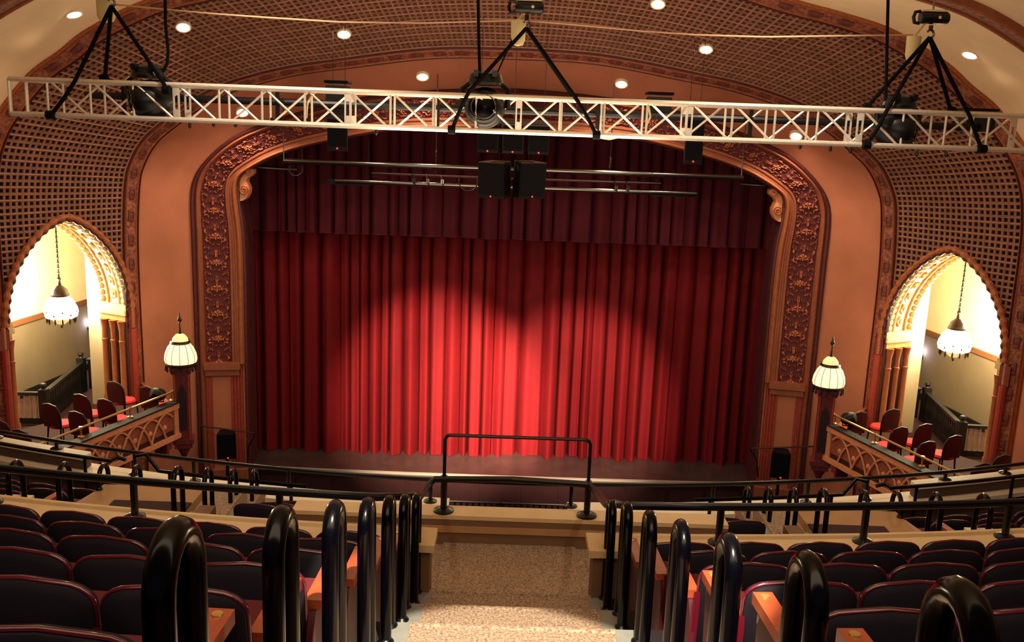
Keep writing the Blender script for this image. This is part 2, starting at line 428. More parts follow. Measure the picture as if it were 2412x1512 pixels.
for sx in (-1, 1):
    obj('ornament_band', MB().grid(inward(RA, [(.08, .0), (.1, .07), (.3, .09), (.52, .07), (.54, 0)], .2, 1, 90, sx)), 'band', rb)
    for y0 in (0, .5):
        obj('moulding', MB().grid(inward(RA, [(y0, 0), (y0+.03, .10), (y0+.06, .12), (y0+.09, .10), (y0+.12, 0)], .2, 1, 90, sx)), 'gold_roll', rb)

# ------------------------------------------------------------------ proscenium frame
pf = thing('trim_1', (0, 22.6, ZFL), kind='structure')
TP = TZ(-6.03)
BLOBS = []
for k in range(36):
    a_ = rng.uniform(0, math.pi); BLOBS.append((rng.uniform(-.31, .31), rng.uniform(0, .29), math.cos(a_), math.sin(a_), rng.uniform(.028, .06), rng.uniform(.011, .022), rng.uniform(.55, 1.1)))
def carve(sx):
    tt = np.linspace(TP, 1, 560); ss = np.linspace(.2, .70, 44)
    dist = np.r_[0, np.cumsum([(surf(FO, OP, b, .45)-surf(FO, OP, a, .45)).length for a, b in zip(tt[:-1], tt[1:])])]
    wd = 1.2*.5
    mb = MB(); H = []
    rows = []
    for i, t in enumerate(tt):
        a, b = FO(t), OP(t); n = normal(FO, OP, t, .5); row = []
        u = dist[i]
        for s in ss:
            v = (s-.45)/.25           # -1..1
            x = (u % .62)/.62; uu = (x-.5)*.62; vv = v*.30
            av = abs(vv)
            h = 0.0
            for (bx_, by_, ca, sa_, la, lb, pk) in BLOBS:
                du = uu-bx_; du -= .62*round(du/.62); dv = av-by_
                e_ = ((du*ca+dv*sa_)/la)**2 + ((dv*ca-du*sa_)/lb)**2
                if e_ < 1: h = max(h, pk*(1-e_)**.6*(.8+.2*math.cos(9*(du*ca+dv*sa_)/la)))
            r0 = math.hypot(abs(uu)-.31, vv)
            if r0 < .085: h = max(h, .55+.5*math.cos(6*math.atan2(vv, abs(uu)-.31))*min(1, r0/.05))
            edge = min(1, (1-abs(v))/.12)
            h = max(0, min(1.1, h))*edge
            H.append(h); row.append(mir(a.lerp(b, s)+n*(h*.085-.01), sx))
        rows.append(row)
    mb.grid(rows)
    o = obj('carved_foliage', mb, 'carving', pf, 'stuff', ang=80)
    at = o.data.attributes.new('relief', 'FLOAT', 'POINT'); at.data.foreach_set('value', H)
for sx in (-1, 1):
    carve(sx)
    def strip(nm, prof, m, t0=TP): obj(nm, MB().grid(loft(FO, OP, prof, t0, 1, 150, sx)), m, pf)
    strip('outer_moulding', [(0, -.02), (0, .04), (.03, .08), (.06, .07), (.09, .03)], 'dark_red', 0)
    strip('outer_roll', [(.09, .02), (.11, .07), (.13, .085), (.15, .07), (.17, .02), (.2, -.01)], 'brown_moulding', 0)
    strip('inner_moulding', [(.70, -.01), (.71, .06), (.75, .07), (.76, .04), (.80, .045), (.81, .09), (.84, .10)], 'brown_moulding')
    strip('gilded_roll', [(.84, .08), (.86, .14), (.885, .165), (.91, .16), (.935, .12), (.95, .05)], 'gold_roll')
    strip('gilded_roll', [(.84, .08), (.86, .12), (.885, .125), (.91, .12), (.935, .12), (.95, .05)], 'red_flute', 0) if False else None
    strip('inner_fillet', [(.95, .05), (.96, .06), (1.0, .05), (1.0, -.02)], 'dark_red', 0)
    OB = lambda t: OP(t)+Vector((0, .75, 0))
    obj('reveal', MB().grid(loft(OP, OB, [(0, 0), (.2, .02), (.25, 0), (1, 0)], 0, 1, 120, sx)), 'dark_red', pf)
    # pedestal under the carved panel: cap, fluted strips, plaster panel
    def onf(s, z, o=0.0):
        t = TZ(z); return mir(surf(FO, OP, t, s)+normal(FO, OP, t, s)*o, sx)
    def slab(s0, s1, z0, z1, o0, o1):
        q = [onf(s0, z0, o0), onf(s1, z0, o0), onf(s1, z1, o0), onf(s0, z1, o0)]; k = [onf(s0, z0, o1), onf(s1, z0, o1), onf(s1, z1, o1), onf(s0, z1, o1)]
        return MB().add(q+k, [(3, 2, 1, 0), (4, 5, 6, 7), (0, 1, 5, 4), (1, 2, 6, 5), (2, 3, 7, 6), (3, 0, 4, 7)])
    zb = -8.95
    obj('pedestal_cap', slab(.17, .86, -6.16, -6.0, -.05, .2), 'brown_moulding', pf)
    obj('pedestal_cap', slab(.19, .84, -6.32, -6.16, -.05, .12), 'brown_moulding', pf)
    obj('pedestal_panel', slab(.18, .95, zb, -6.3, -.06, .0), 'plaster', pf)
    for s in (.215, .285, .69, .75, .81, .87, .92):
        pts = [onf(s, z, .02) for z in (zb, -7.5, -6.33 if s < .84 else -6.0)]
        obj('flute', MB().tube(pts, .032, 8), 'red_flute' if s < .9 else 'gold_roll', pf)
    obj('pedestal_foot', slab(.15, .97, -9.0, -8.74, -.05, .16), 'gold_roll', pf)
    # scrolled bracket in the corner of the opening
    br = MB(); ks = .76
    Xo = 6.36*sx; 
    outl = [(0, 0), (.10, .02), (.2, .10), (.27, .24), (.29, .40), (.24, .52), (.2, .62), (.24, .72), (.34, .78), (.42, .86), (.42, .98), (.30, 1.04), (.16, .98), (.06, .84), (0, .7)]
    zc = P(590, 474, 22.75).z if sx < 0 else P(1822, 522, 22.75).z
    br.prism([(Xo - sx*(a-.08)*ks, 22.72, zc+b*ks) for a, b in outl], (0, .28, 0))
    obj('scroll_bracket', br, 'box_carving', pf)
    sp1 = MB()
    for (ca, cb, rr) in ((.31, .90, .11), (.14, .34, .15)):
        sp1.tube([(Xo - sx*ks*(ca-.08+rr*(1-k/26)*math.cos(k*.55)), 22.70-.02, zc+ks*(cb+rr*(1-k/26)*math.sin(k*.55))) for k in range(24)], .022, 6)
    obj('scroll_volute', sp1, 'band_gold', pf)

# ------------------------------------------------------------------ curtain and valance
def drape(x0, x1, z0, z1, Y, nx, amp, seed, flare=0.0, hem=0.0):
    r = np.random.RandomState(seed); xs = np.linspace(x0, x1, nx)
    # pleats of uneven width
    edges = [x0]
    while edges[-1] < x1: edges.append(edges[-1]+r.uniform(.2, .52))
    ed = np.array(edges); ph = np.interp(xs, ed, np.arange(len(ed)))
    am = np.interp(ph, np.arange(len(ed)+1), r.uniform(.45, 1.25, len(ed)+1))
    lowph = np.interp(xs, np.linspace(x0, x1, 14), r.uniform(-.5, .5, 14))
    hemz = np.interp(ph, np.arange(len(ed)+1), r.uniform(-1, 1, len(ed)+1))
    rows = []
    nz = 26
    for k in range(nz):
        v = k/(nz-1); z = z1+(z0-z1)*v
        a = amp*(.8+.35*v+flare*v**4)
        p = ph*2*math.pi + lowph*v*2.2
        y = a*am*(np.abs(np.sin(p/2))**.75*2-1) + a*.35*np.sin(p*.31+1.3+seed) + .25*a*np.sin(p*1.7)*v
        zz = z + (hemz*hem if k == nz-1 else 0)
        rows.append([(x - .032*math.sin(pp), Y-yy, zq) for x, pp, yy, zq in zip(xs, p, y, np.broadcast_to(zz, xs.shape))])
    return rows
XC = -.06
for sx, x0, x1, sd in ((-1, -6.75, XC+.06, 3), (1, XC-.02, 6.75, 8)):
    t = thing('stage_curtain', ((x0+x1)/2, 24.2, -8.74), 'red velvet stage curtain half hanging to the stage, %s of the centre parting' % SIDE[sx], 'curtain', 'two halves of the main curtain')
    obj('drape', MB().grid(drape(x0, x1, -8.735, .55, 24.25+.12*(sx > 0), 900, .15, sd, .35, .008)), 'curtain', t, ang=75)
    obj('hem', MB().grid([[(a, b-.004, c) for a, b, c in r_] for r_ in drape(x0, x1, -8.733, .55, 24.25+.12*(sx > 0), 900, .15, sd, .35, .008)[-2:]]), 'curtain', t, ang=75)
t = thing('curtain_valance', (0, 23.85, -2.88), 'dark crimson pleated valance across the top of the stage opening', 'valance')
rows = drape(-6.75, 6.75, -2.88, .75, 23.8, 1200, .11, 21)
obj('drape', MB().grid(rows), 'valance', t, ang=75)
obj('hem', MB().tube([rows[-1][k] for k in range(0, 1200, 3)], .018, 5), 'valance', t)

# ------------------------------------------------------------------ side arches, alcoves, boxes
DW = (OA(.2)-IA(.2)).normalized(); NW = Vector((-DW.y, DW.x, 0)); NW = NW if NW.y < 0 else -NW
WB = Vector((IA(.2).x, IA(.2).y, 0)); LWX = (OA(.2)-IA(.2)).length
JD = Vector((.9, .43, 0)).normalized(); JL = .82
ZB, ZAL, ZSP, ZAP = -6.69, -6.9, -4.45, -2.36
def W(w, z, o=0.0): return WB + DW*w + NW*o + Vector((0, 0, z))
def outline(g=0.0, n=26, zb=ZSP):
    zs = [ZSP + (2.1+g)*f for f in np.linspace(0, 1, n)**.75]
    a = [(TAPEX-max(0, opening_half(z, g)), z) for z in zs]; b = [(TAPEX+max(0, opening_half(z, g)), z) for z in zs[::-1][1:]]
    a[-1] = (TAPEX, zs[-1]); return a + b
def resample(pts, step):
    p = [Vector(q) for q in pts]; d = np.r_[0, np.cumsum([(b-a).length for a, b in zip(p[:-1], p[1:])])]
    n = max(2, round(d[-1]/step)); q = np.linspace(0, d[-1], n+1)
    return [Vector([np.interp(x, d, [v[k] for v in p]) for k in range(len(p[0]))]) for x in q]
for sx in (-1, 1):
    S = SIDE[sx]; m_ = lambda p: mir(p, sx)
    ar = thing('trim_%d' % (5 if sx < 0 else 6), m_(W(TAPEX, ZB)), kind='structure')
    ol = outline()
    # front moulding with its wavy edge
    fo = resample([W(w, z, .05) for w, z in outline(.06, 40)], .05)
    obj('arch_moulding', MB().tube([m_(p) for p in fo], [.062+.016*math.sin(k*1.55) for k in range(len(fo))], 8), 'band_gold', ar)
    fo2 = resample([W(w, z, .03) for w, z in outline(.0, 40)], .05)
    obj('arch_moulding', MB().tube([m_(p) for p in fo2], [.05+.018*math.sin(k*1.55+1.5) for k in range(len(fo2))], 8), 'dark_red', ar)
    for e in (0, 1):
        w0 = TAPEX+(1.495 if e else -1.435)
        obj('arch_moulding', MB().tube([m_(W(w0, z, .05)) for z in (ZSP, -4.9)], .06, 8), 'band_gold', ar)
        obj('impost', MB().prism([m_(W(w0-.11, -4.92, .09)), m_(W(w0+.11, -4.92, .09)), m_(W(w0+.11, -4.92, -.05)), m_(W(w0-.11, -4.92, -.05))], (0, 0, .42)), 'pier_red', ar)
        obj('wall_column', MB().tube([m_(W(w0, ZB, .06)), m_(W(w0, -5.6, .06)), m_(W(w0, -4.92, .06))], .085, 10), 'red_flute', ar)
    # soffit
    rows = [[m_(W(w, z) + JD*(JL*q)) for q in np.linspace(0, 1, 7)] for w, z in ol]
    obj('soffit', MB().grid(rows), 'gilt_pale', ar)
    rs = resample([W(w, z) for w, z in ol], .03); cen = W(TAPEX, -4.2)
    for q in (.3, .72):
        obj('soffit_bead', MB().tube([m_(p.lerp(cen, .012)+JD*(JL*q)) for p in rs[::3]], .03, 6), 'gilt', ar)
    sc = MB().lathe([(.0, -.02), (.055, .0), (.075, .035), (.06, .08), (0, .1)], n=8).mesh('scallop', 'scallop')
    for q in (.09, .93):
        for p in resample([W(w, z) for w, z in ol], .148)[1:-1]:
            dirv = (cen+JD*0-p); c = m_(p + JD*(JL*q)); MM = Matrix.Translation(c-rootloc(ar)) @ axis_matrix(m_(dirv)).to_4x4()
            obj('scallop', sc, None, ar, M=MM)
    ros = MB().lathe([(.11, 0), (.09, .03), (.05, .02), (.03, .045), (0, .05)], n=10, lobes=5, amp=.35).mesh('soffit_rosette', 'gilt')
    for p in resample([W(w, z) for w, z in ol], .3)[1:-1]:
        obj('soffit_rosette', ros, None, ar, M=Matrix.Translation(m_(p+JD*(JL*.51))-rootloc(ar)) @ axis_matrix(m_(cen-p)).to_4x4())
    # jambs: entablature, colonnettes
    for e, sg in ((-1, 1), (1, -1)):
        w0 = TAPEX+e*1.38
        obj('jamb', MB().grid([[m_(W(w0, z)+JD*(JL*q)) for q in (0, 1)] for z in (ZAL-.1, -4.5)]), 'pier_dark', ar)  # shade between the colonnettes put into the dark jamb colour
        for z0, z1, o_ in ((-4.50, -4.38, .10), (-4.62, -4.5, .13), (-4.76, -4.62, .07)):
            a = [W(w0, z0)+JD*(-.03), W(w0, z0)+JD*JL*1.0, W(w0+sg*o_, z0)+JD*JL*1.0, W(w0+sg*o_, z0)+JD*(-.03)]
            obj('impost_course', MB().prism([m_(p) for p in a], (0, 0, z1-z0)), 'gilt' if z0 == -4.76 else 'gilt_pale', ar)
        for q in (.13, .45, .78):
            b = W(w0+sg*.11, 0)+JD*(JL*q)
            prof = [(.09, ZB-.2), (.09, ZB+.12), (.07, ZB+.15), (.065, -5.3), (.08, -5.22), (.062, -5.2), (.062, -4.98), (.09, -4.78), (.1, -4.76)]
            obj('colonnette', MB().lathe([(r_, z_) for r_, z_ in prof], (b.x*sx, b.y, 0), 12), 'gold_roll', ar)
        obj('jamb_edge', MB().prism([m_(W(w0, ZAL)+JD*(JL+.0)), m_(W(w0, ZAL)+JD*(JL+.42)), m_(W(w0+sg*.05, ZAL)+JD*(JL+.42)), m_(W(w0+sg*.05, ZAL)+JD*(JL+.0))], (0, 0, 6.2)), 'alcove_wall', ar)
    # alcove room behind the arch
    R1 = W(TAPEX-1.38, 0)+JD*(JL+.4); L1 = W(TAPEX+1.38, 0)+JD*JL
    al = thing('wall_alcove_'+S, m_(Vector((10.6, 22, ZAL))), kind='structure')
    poly = [(L1.x+.0, L1.y), (12.0, 19.0), (11.75, 20.6), (11.35, 23.4), (10.9, 26.5), (9.6, 26.5), (R1.x+.02, R1.y+.3), (R1.x, R1.y)]
    def wallseg(z0, z1, off=0.0): return MB().grid([[Vector(((x-off)*sx, y, z)) for x, y in poly] for z in (z0, z1)])
    obj('upper_wall', wallseg(-5.05, -.7), 'alcove_wall', al); obj('dado', wallseg(ZAL-.1, -5.05), 'alcove_dado', al)
    for a, b in zip(poly[1:4], poly[2:5]):
        obj('picture_rail', MB().prism([m_(Vector((a[0], a[1], -5.12))), m_(Vector((b[0], b[1], -5.12))), m_(Vector((b[0]-.06, b[1], -5.12))), m_(Vector((a[0]-.06, a[1], -5.12)))], (0, 0, .12)), 'picture_rail', al)
        obj('skirting', MB().prism([m_(Vector((a[0], a[1], ZAL))), m_(Vector((b[0], b[1], ZAL))), m_(Vector((b[0]-.04, b[1], ZAL))), m_(Vector((a[0]-.04, a[1], ZAL)))], (0, 0, .16)), 'dark_wood', al)
    obj('alcove_ceiling', MB().prism([m_(Vector((x, y, -.7))) for x, y in [(9.3, 26.5), (12, 26.5), (12, 18.8), (L1.x-.6, L1.y-.3), (9.3, 21.4)]], (0, 0, .08)), 'alcove_wall', al)
    # back of the lattice wall above the arch so the alcove is closed
    obj('back_wall', MB().add([m_(W(-.1, ZAP-.06)+JD*JL*1.02), m_(W(3.6, ZAP-.06)+JD*JL*1.02), m_(W(3.6, -.6)+JD*JL*1.02), m_(W(-.1, -.6)+JD*JL*1.02)], [(0, 1, 2, 3)]), 'alcove_wall', al)
    obj('alcove_floor', MB().prism([m_(Vector((x, y, ZAL-.1))) for x, y in [(9.6, 26.5), (12, 26.5), (12, 18.8), (10.2, 19.2), (8.75, 21.3)]], (0, 0, .1)), 'box_carpet', al)
    # chandelier
    cc = P(143, 725, 21.2) if sx < 0 else P(2250, 803, 21.2)
    ch = thing('chandelier', (cc.x, cc.y, cc.z-.4), 'glowing beaded glass pendant chandelier on a long chain inside the %s arch' % S, 'chandelier', 'chandeliers in the side arches')
    x, y, z = cc
    obj('chain', MB().tube([(x, y, z+.75), (x, y, -.72)], .016, 6), 'bronze', ch)
    kk = MB()
    for k in range(26): kk.lathe([(.0, -.05), (.032, 0), (0, .05)], (x, y, z+.8+k*.115), 6)
    obj('chain_bead', kk, 'bronze', ch, 'stuff')
    obj('crown', MB().lathe([(.19, .27), (.2, .31), (.17, .36), (.15, .43), (.05, .52), (.03, .62), (.045, .66), (.02, .72), (.02, .78)], (x, y, z), 16), 'bronze', ch)
    gb = obj('glass_bowl', MB().lathe([(.14, .28), (.27, .17), (.34, .02), (.355, -.08), (.33, -.19), (.27, -.23)], (x, y, z), 24, lobes=12, amp=.05), 'shade_crystal', ch)
    obj('lower_drop', MB().lathe([(.30, -.22), (.2, -.26), (.17, -.3), (.08, -.37), (0, -.39)], (x, y, z), 18), 'shade_pale', ch)
    for k in range(12):
        a = k*math.pi/6
        obj('pendant_drop', MB().lathe([(0, -.36), (.022, -.3), (.01, -.2)], (x+.30*math.cos(a), y+.30*math.sin(a), z), 6), 'bronze', gb)
        obj('glass_boss', MB().lathe([(0, -.03), (.02, 0), (0, .03)], (x+.352*math.cos(a), y+.352*math.sin(a), z-.06-.07*(k % 2)), 6), 'bronze', gb)
    obj('finial', MB().lathe([(0, -.48), (.03, -.44), (.012, -.38)], (x, y, z), 8), 'bronze', ch)
    light('chandelier_light', 'POINT', (x+.1*sx, y, z+.36), 1050, (1.0, .86, .56), shadow_soft_size=.40)
    # sconce and alarm
    q = P(213, 770, 24.85) if sx < 0 else P(2166, 838, 24.85)
    sn = thing('wall_sconce', q, 'small pale blue glowing wall sconce on the %s alcove wall' % S, 'wall lamp', 'sconces in the alcoves')
    obj('bracket', MB().box((q.x+.1*sx, q.y, q.z-.06), (.3, .06, .05)).lathe([(.03, -.12), (.08, -.02), (.09, 0)], q, 10), 'bronze', sn)
    obj('bulb', MB().lathe([(0, 0), (.06, .03), (.07, .1), (.03, .2), (0, .22)], q, 12), 'sconce_blue', sn)
    light('sconce_light', 'POINT', (q.x-.05*sx, q.y-.1, q.z+.15), 9, (.6, .66, 1), shadow_soft_size=.08)
    q = P(237, 770, 21.68) if sx < 0 else P(2145, 836, 21.68)
    single('fire_alarm', MB().box(q, (.05, .13, .15), rz=.45*sx).box((q.x-.03*sx, q.y-.02, q.z+.01), (.03, .07, .07), rz=.45*sx), 'alarm_red_glow', 'small red fire alarm box on the edge of the %s arch' % S, 'fire alarm', 'fire alarms', base=q)
    # ---- opera box
    A_, C_ = Vector((6.97, 19.6, 0)), Vector((8.9, 13.67, 0)); dB = (C_-A_).normalized(); nB = Vector((-dB.y, dB.x, 0)); nB = nB if nB.x < 0 else -nB
    bx = thing('opera_box', m_(Vector((8.6, 18.2, -6.9))), 'terracotta opera box with arched tracery front under the %s arch' % S, 'opera box', 'opera boxes')
    bl = lambda d, o, z: m_(A_ + dB*d + nB*o + Vector((0, 0, z)))
    LB = (C_-A_).length
    obj('box_floor', MB().prism([m_(Vector((x, y, -6.95))) for x, y in [(A_.x, A_.y), (8.43, 21.47), (8.7, 21.2), (10.2, 19.0), (10.4, 18.6), (10.4, C_.y), (C_.x, C_.y)]], (0, 0, .26)), 'box_carpet', bx)
    obj('front_panel', MB().prism([bl(0, 0, -6.86), bl(LB, 0, -6.86), bl(LB, -.1, -6.86), bl(0, -.1, -6.86)], (0, 0, .74)), 'box_recess', bx)
    obj('end_panel', MB().prism([m_(A_+Vector((0, 0, -6.86))), m_(Vector((8.4, 21.45, -6.86))), m_(Vector((8.46, 21.38, -6.86))), m_(A_+Vector((.08, -.1, -6.86)))], (0, 0, .62)), 'box_recess', bx)
    for z0, z1, o0 in ((-6.9, -6.80, .07), (-6.24, -6.12, .06)):
        obj('moulding', MB().prism([bl(-.05, o0, z0), bl(LB, o0, z0), bl(LB, -.05, z0), bl(-.05, -.05, z0)], (0, 0, z1-z0)), 'box_carving', bx)
    obj('ledge', MB().prism([bl(-.08, .08, -6.12), bl(LB, .08, -6.12), bl(LB, -.14, -6.12), bl(-.08, -.14, -6.12)], (0, 0, .035)), 'box_ledge', bx)
    obj('end_post', MB().prism([bl(0, .04, -6.8), bl(.16, .04, -6.8), bl(.16, -.02, -6.8), bl(0, -.02, -6.8)], (0, 0, .56)), 'box_carving', bx)
    sp = .46
    for k in range(int((LB-.3)/sp)):
        d0 = .22+k*sp
        pts = [bl(d0+sp*(q*2-.5), .025, -6.79+.53*math.sin(math.pi*q)**.8) for q in np.linspace(0 if k else .25, 1, 11)]
        obj('tracery_arch', MB().tube(pts, .024, 6), 'box_carving', bx)
        obj('tracery_boss', MB().lathe([(.06, 0), (.045, .02), (0, .03)], bl(d0+sp*.5, .005, -6.56), 8, M=axis_matrix(m_(nB))), 'box_carving', bx)
    for d in (.3, 1.6, 2.9, 4.2):
        obj('corbel', MB().prism([bl(d, .05, -6.9), bl(d+.16, .05, -6.9), bl(d+.16, -.4, -6.9), bl(d, -.4, -6.9)], (0, 0, -.16)).prism([bl(d+.04, .0, -7.06), bl(d+.12, .0, -7.06), bl(d+.12, -.3, -7.06), bl(d+.04, -.3, -7.06)], (0, 0, -.14)), 'pier_red', bx)
    # brass rail on the ledge
    br = thing('brass_rail', bl(0, -.1, -6.085), 'polished brass rail along the ledge of the %s opera box' % S, 'rail', 'brass box rails')
    rl_ = obj('rail', MB().tube([bl(-.04, -.1, -5.9), bl(LB, -.1, -5.9)], .024, 8), 'brass', br)
    obj('ball_end', MB().lathe([(0, -.06), (.045, -.04), (.06, 0), (.045, .04), (0, .06)], bl(-.06, -.1, -5.9), 12), 'brass', rl_)
    for d in (.06, 1.35, 2.7, 4.05, 5.4):
        obj('rail_post', MB().lathe([(.06, 0), (.06, .02), (.018, .04), (.018, .15), (.035, .17), (.035, .21)], bl(d, -.1, -6.085), 10), 'brass', br)
    # pier with dome lamp
    px_, py_ = 6.92, 19.75
    pr = thing('lamp_pier', m_(Vector((px_, py_, -7.3))), 'dark red carved pier at the stage end of the %s opera box' % S, 'pier', 'lamp piers')
    pc = m_(Vector((px_, py_, 0))); rz = -.3*sx
    obj('shaft', MB().box((pc.x, pc.y, -6.2), (.34, .34, 1.6), rz), 'pier_red', pr)
    obj('cap', MB().box((pc.x, pc.y, -5.38), (.46, .46, .08), rz).box((pc.x, pc.y, -5.46), (.4, .4, .08), rz), 'pier_red', pr)
    obj('base_moulding', MB().box((pc.x, pc.y, -7.0), (.44, .44, .1), rz).box((pc.x, pc.y, -7.1), (.36, .36, .12), rz).lathe([(.0, -7.45), (.05, -7.4), (.1, -7.28), (.17, -7.16)], (pc.x, pc.y, 0), 8), 'pier_red', pr)
    fz = Matrix.Rotation(rz, 3, 'Z')
    nich = [(-.09, -6.75), (.09, -6.75), (.09, -5.95), (.06, -5.82), (0, -5.72), (-.06, -5.82), (-.09, -5.95)]
    obj('niche', MB().prism([Vector((pc.x, pc.y, 0))+fz @ Vector((a, -.178, 0))+Vector((0, 0, b)) for a, b in nich], fz @ Vector((0, .02, 0))), 'pier_dark', pr)
    for a in (-.14, .14):
        obj('edge_bead', MB().tube([Vector((pc.x, pc.y, 0))+fz @ Vector((a, -.175, 0))+Vector((0, 0, z)) for z in (-6.95, -5.5)], .02, 6), 'red_flute', pr)
    lp = thing('dome_lamp', (pc.x, pc.y, -5.34), 'glowing ribbed glass dome lamp with fringe on the %s lamp pier' % S, 'lamp', 'dome lamps')
    gd = obj('glass_dome', MB().lathe([(.305, -5.28), (.325, -5.2), (.31, -5.08), (.255, -4.94), (.185, -4.85)], (pc.x, pc.y, 0), 48, lobes=24, amp=.04), 'shade_glass', lp)
    for k in range(12):
        a = (k+.5)*math.pi/6
        obj('lead_line', MB().tube([(pc.x+r_*1.035*math.cos(a), pc.y+r_*1.035*math.sin(a), z_) for r_, z_ in [(.305, -5.28), (.325, -5.2), (.31, -5.08), (.255, -4.94), (.19, -4.86)]], .007, 5), 'shade_lead', gd)
    obj('collar', MB().lathe([(.2, -4.87), (.215, -4.84), (.19, -4.80), (.17, -4.82)], (pc.x, pc.y, 0), 20), 'bronze', lp)
    obj('top_dome', MB().lathe([(.17, -4.82), (.15, -4.74), (.09, -4.67), (.03, -4.65)], (pc.x, pc.y, 0), 20), 'shade_pale', lp)
    obj('finial', MB().lathe([(.04, -4.66), (.025, -4.6), (.015, -4.5), (.013, -4.42), (.045, -4.38), (.05, -4.35), (.02, -4.3), (.012, -4.22), (0, -4.2)], (pc.x, pc.y, 0), 10), 'bronze', lp)
    obj('rim', MB().lathe([(.3, -5.34), (.325, -5.31), (.32, -5.27), (.29, -5.28)], (pc.x, pc.y, 0), 24), 'fringe', lp)
    obj('stem', MB().lathe([(.1, -5.34), (.05, -5.3), (.03, -4.86)], (pc.x, pc.y, 0), 10), 'bronze', lp)
    for k in range(16):
        a = k*math.pi/8
        obj('tassel', MB().lathe([(0, -5.46), (.025, -5.44), (.016, -5.33)], (pc.x+.31*math.cos(a), pc.y+.31*math.sin(a), 0), 6), 'fringe', lp)
    light('dome_lamp_light', 'POINT', (pc.x+.1*sx, pc.y-.28, -5.05), 5, (1, .78, .42), shadow_soft_size=.3)
    light('dome_lamp_light', 'POINT', (pc.x+.5*sx, pc.y+.25, -5.0), 40, (1, .78, .40), shadow_soft_size=.25)
    # small black spotlight at the end of the rail
    q = bl(.32, -.26, -6.085)
    sl = thing('small_spotlight', q, 'small black round spotlight on the ledge at the stage end of the %s box' % S, 'spotlight', 'spotlights on the box ledges')
    obj('lamp_body', MB().lathe([(.0, -.14), (.1, -.13), (.13, -.05), (.13, .1), (.08, .17), (0, .18)], q+Vector((0, 0, .2)), 14, M=axis_matrix((-.7*sx, .5, -.35))), 'black_metal', sl)
    obj('yoke', MB().tube([q+Vector((-.15, 0, .22)), q+Vector((-.13, 0, .03)), q+Vector((.13, 0, .03)), q+Vector((.15, 0, .22))], .015, 6), 'black_metal', sl)
    # stair guard in the alcove
    sg_ = thing('stair_balustrade', m_(Vector((10.2, 21.2, ZAL))), 'dark wooden stair guard with pale turned balusters inside the %s arch' % S, 'balustrade', 'stair guards')
    N0, N1, N2 = Vector((11.1, 20.0, 0)), Vector((10.05, 20.06, 0)), Vector((10.4, 22.7, 0))
    for q, h in ((N1, .82), (N2, .86)):
        v = m_(q)
        obj('newel', MB().box((v.x, v.y, ZAL+h/2), (.17, .17, h)).lathe([(.06, h), (.04, h+.03), (.075, h+.08), (.06, h+.13), (0, h+.15)], (v.x, v.y, ZAL), 12), 'dark_wood', sg_)
    for a, b in ((N0, N1), (N1, N2)):
        a_, b_ = m_(a), m_(b)
        for z, hh, wd in ((ZAL+.72, .07, .11), (ZAL+.1, .14, .09)):
            t_ = (b_-a_).normalized(); n_ = Vector((-t_.y, t_.x, 0))*wd/2; zz = Vector((0, 0, z-hh/2))
            obj('handrail' if z > ZAL+.5 else 'bottom_rail', MB().prism([a_+n_+zz, b_+n_+zz, b_-n_+zz, a_-n_+zz], (0, 0, hh)), 'dark_wood', sg_)
    bal = MB().lathe([(.03, .0), (.03, .06), (.02, .09), (.036, .2), (.03, .3), (.018, .36), (.028, .4), (.02, .46), (.03, .5), (.03, .53)], n=8)
    bm_, bd_ = bal.mesh('baluster', 'baluster'), bal.mesh('baluster', 'dark_wood')
    for k in range(9):
        p = m_(N0.lerp(N1, (k+.5)/9)); obj('baluster', bm_, None, sg_, loc=Vector((p.x, p.y, ZAL+.16))-rootloc(sg_))
    for k in range(17):
        p = m_(N1.lerp(N2, (k+1)/18)); obj('baluster', bd_, None, sg_, loc=Vector((p.x, p.y, ZAL+.16))-rootloc(sg_))
    a_, b_ = m_(N1.lerp(N2, .05)), m_(N1.lerp(N2, .95))
    obj('lower_panel', MB().prism([a_+Vector((0, 0, ZAL+.02)), b_+Vector((0, 0, ZAL+.02)), b_+Vector((.03*sx, 0, ZAL+.02)), a_+Vector((.03*sx, 0, ZAL+.02))], (0, 0, .36)), 'dark_wood', sg_)
    cb = m_(Vector((10.15, 23.15, 0)))
    cbn = thing('dark_cabinet', (cb.x, cb.y, ZAL), 'small dark wooden cabinet beside the stair newel inside the %s arch' % S, 'cabinet', 'cabinets by the stair guards')
    obj('body', MB().box((cb.x, cb.y, ZAL+.36), (.4, .4, .72)), 'dark_wood', cbn); obj('top', MB().box((cb.x, cb.y, ZAL+.74), (.46, .46, .04)), 'dark_wood', cbn)
    obj('door', MB().box((cb.x, cb.y-.205, ZAL+.36), (.32, .02, .6)), 'dark_wood', cbn)

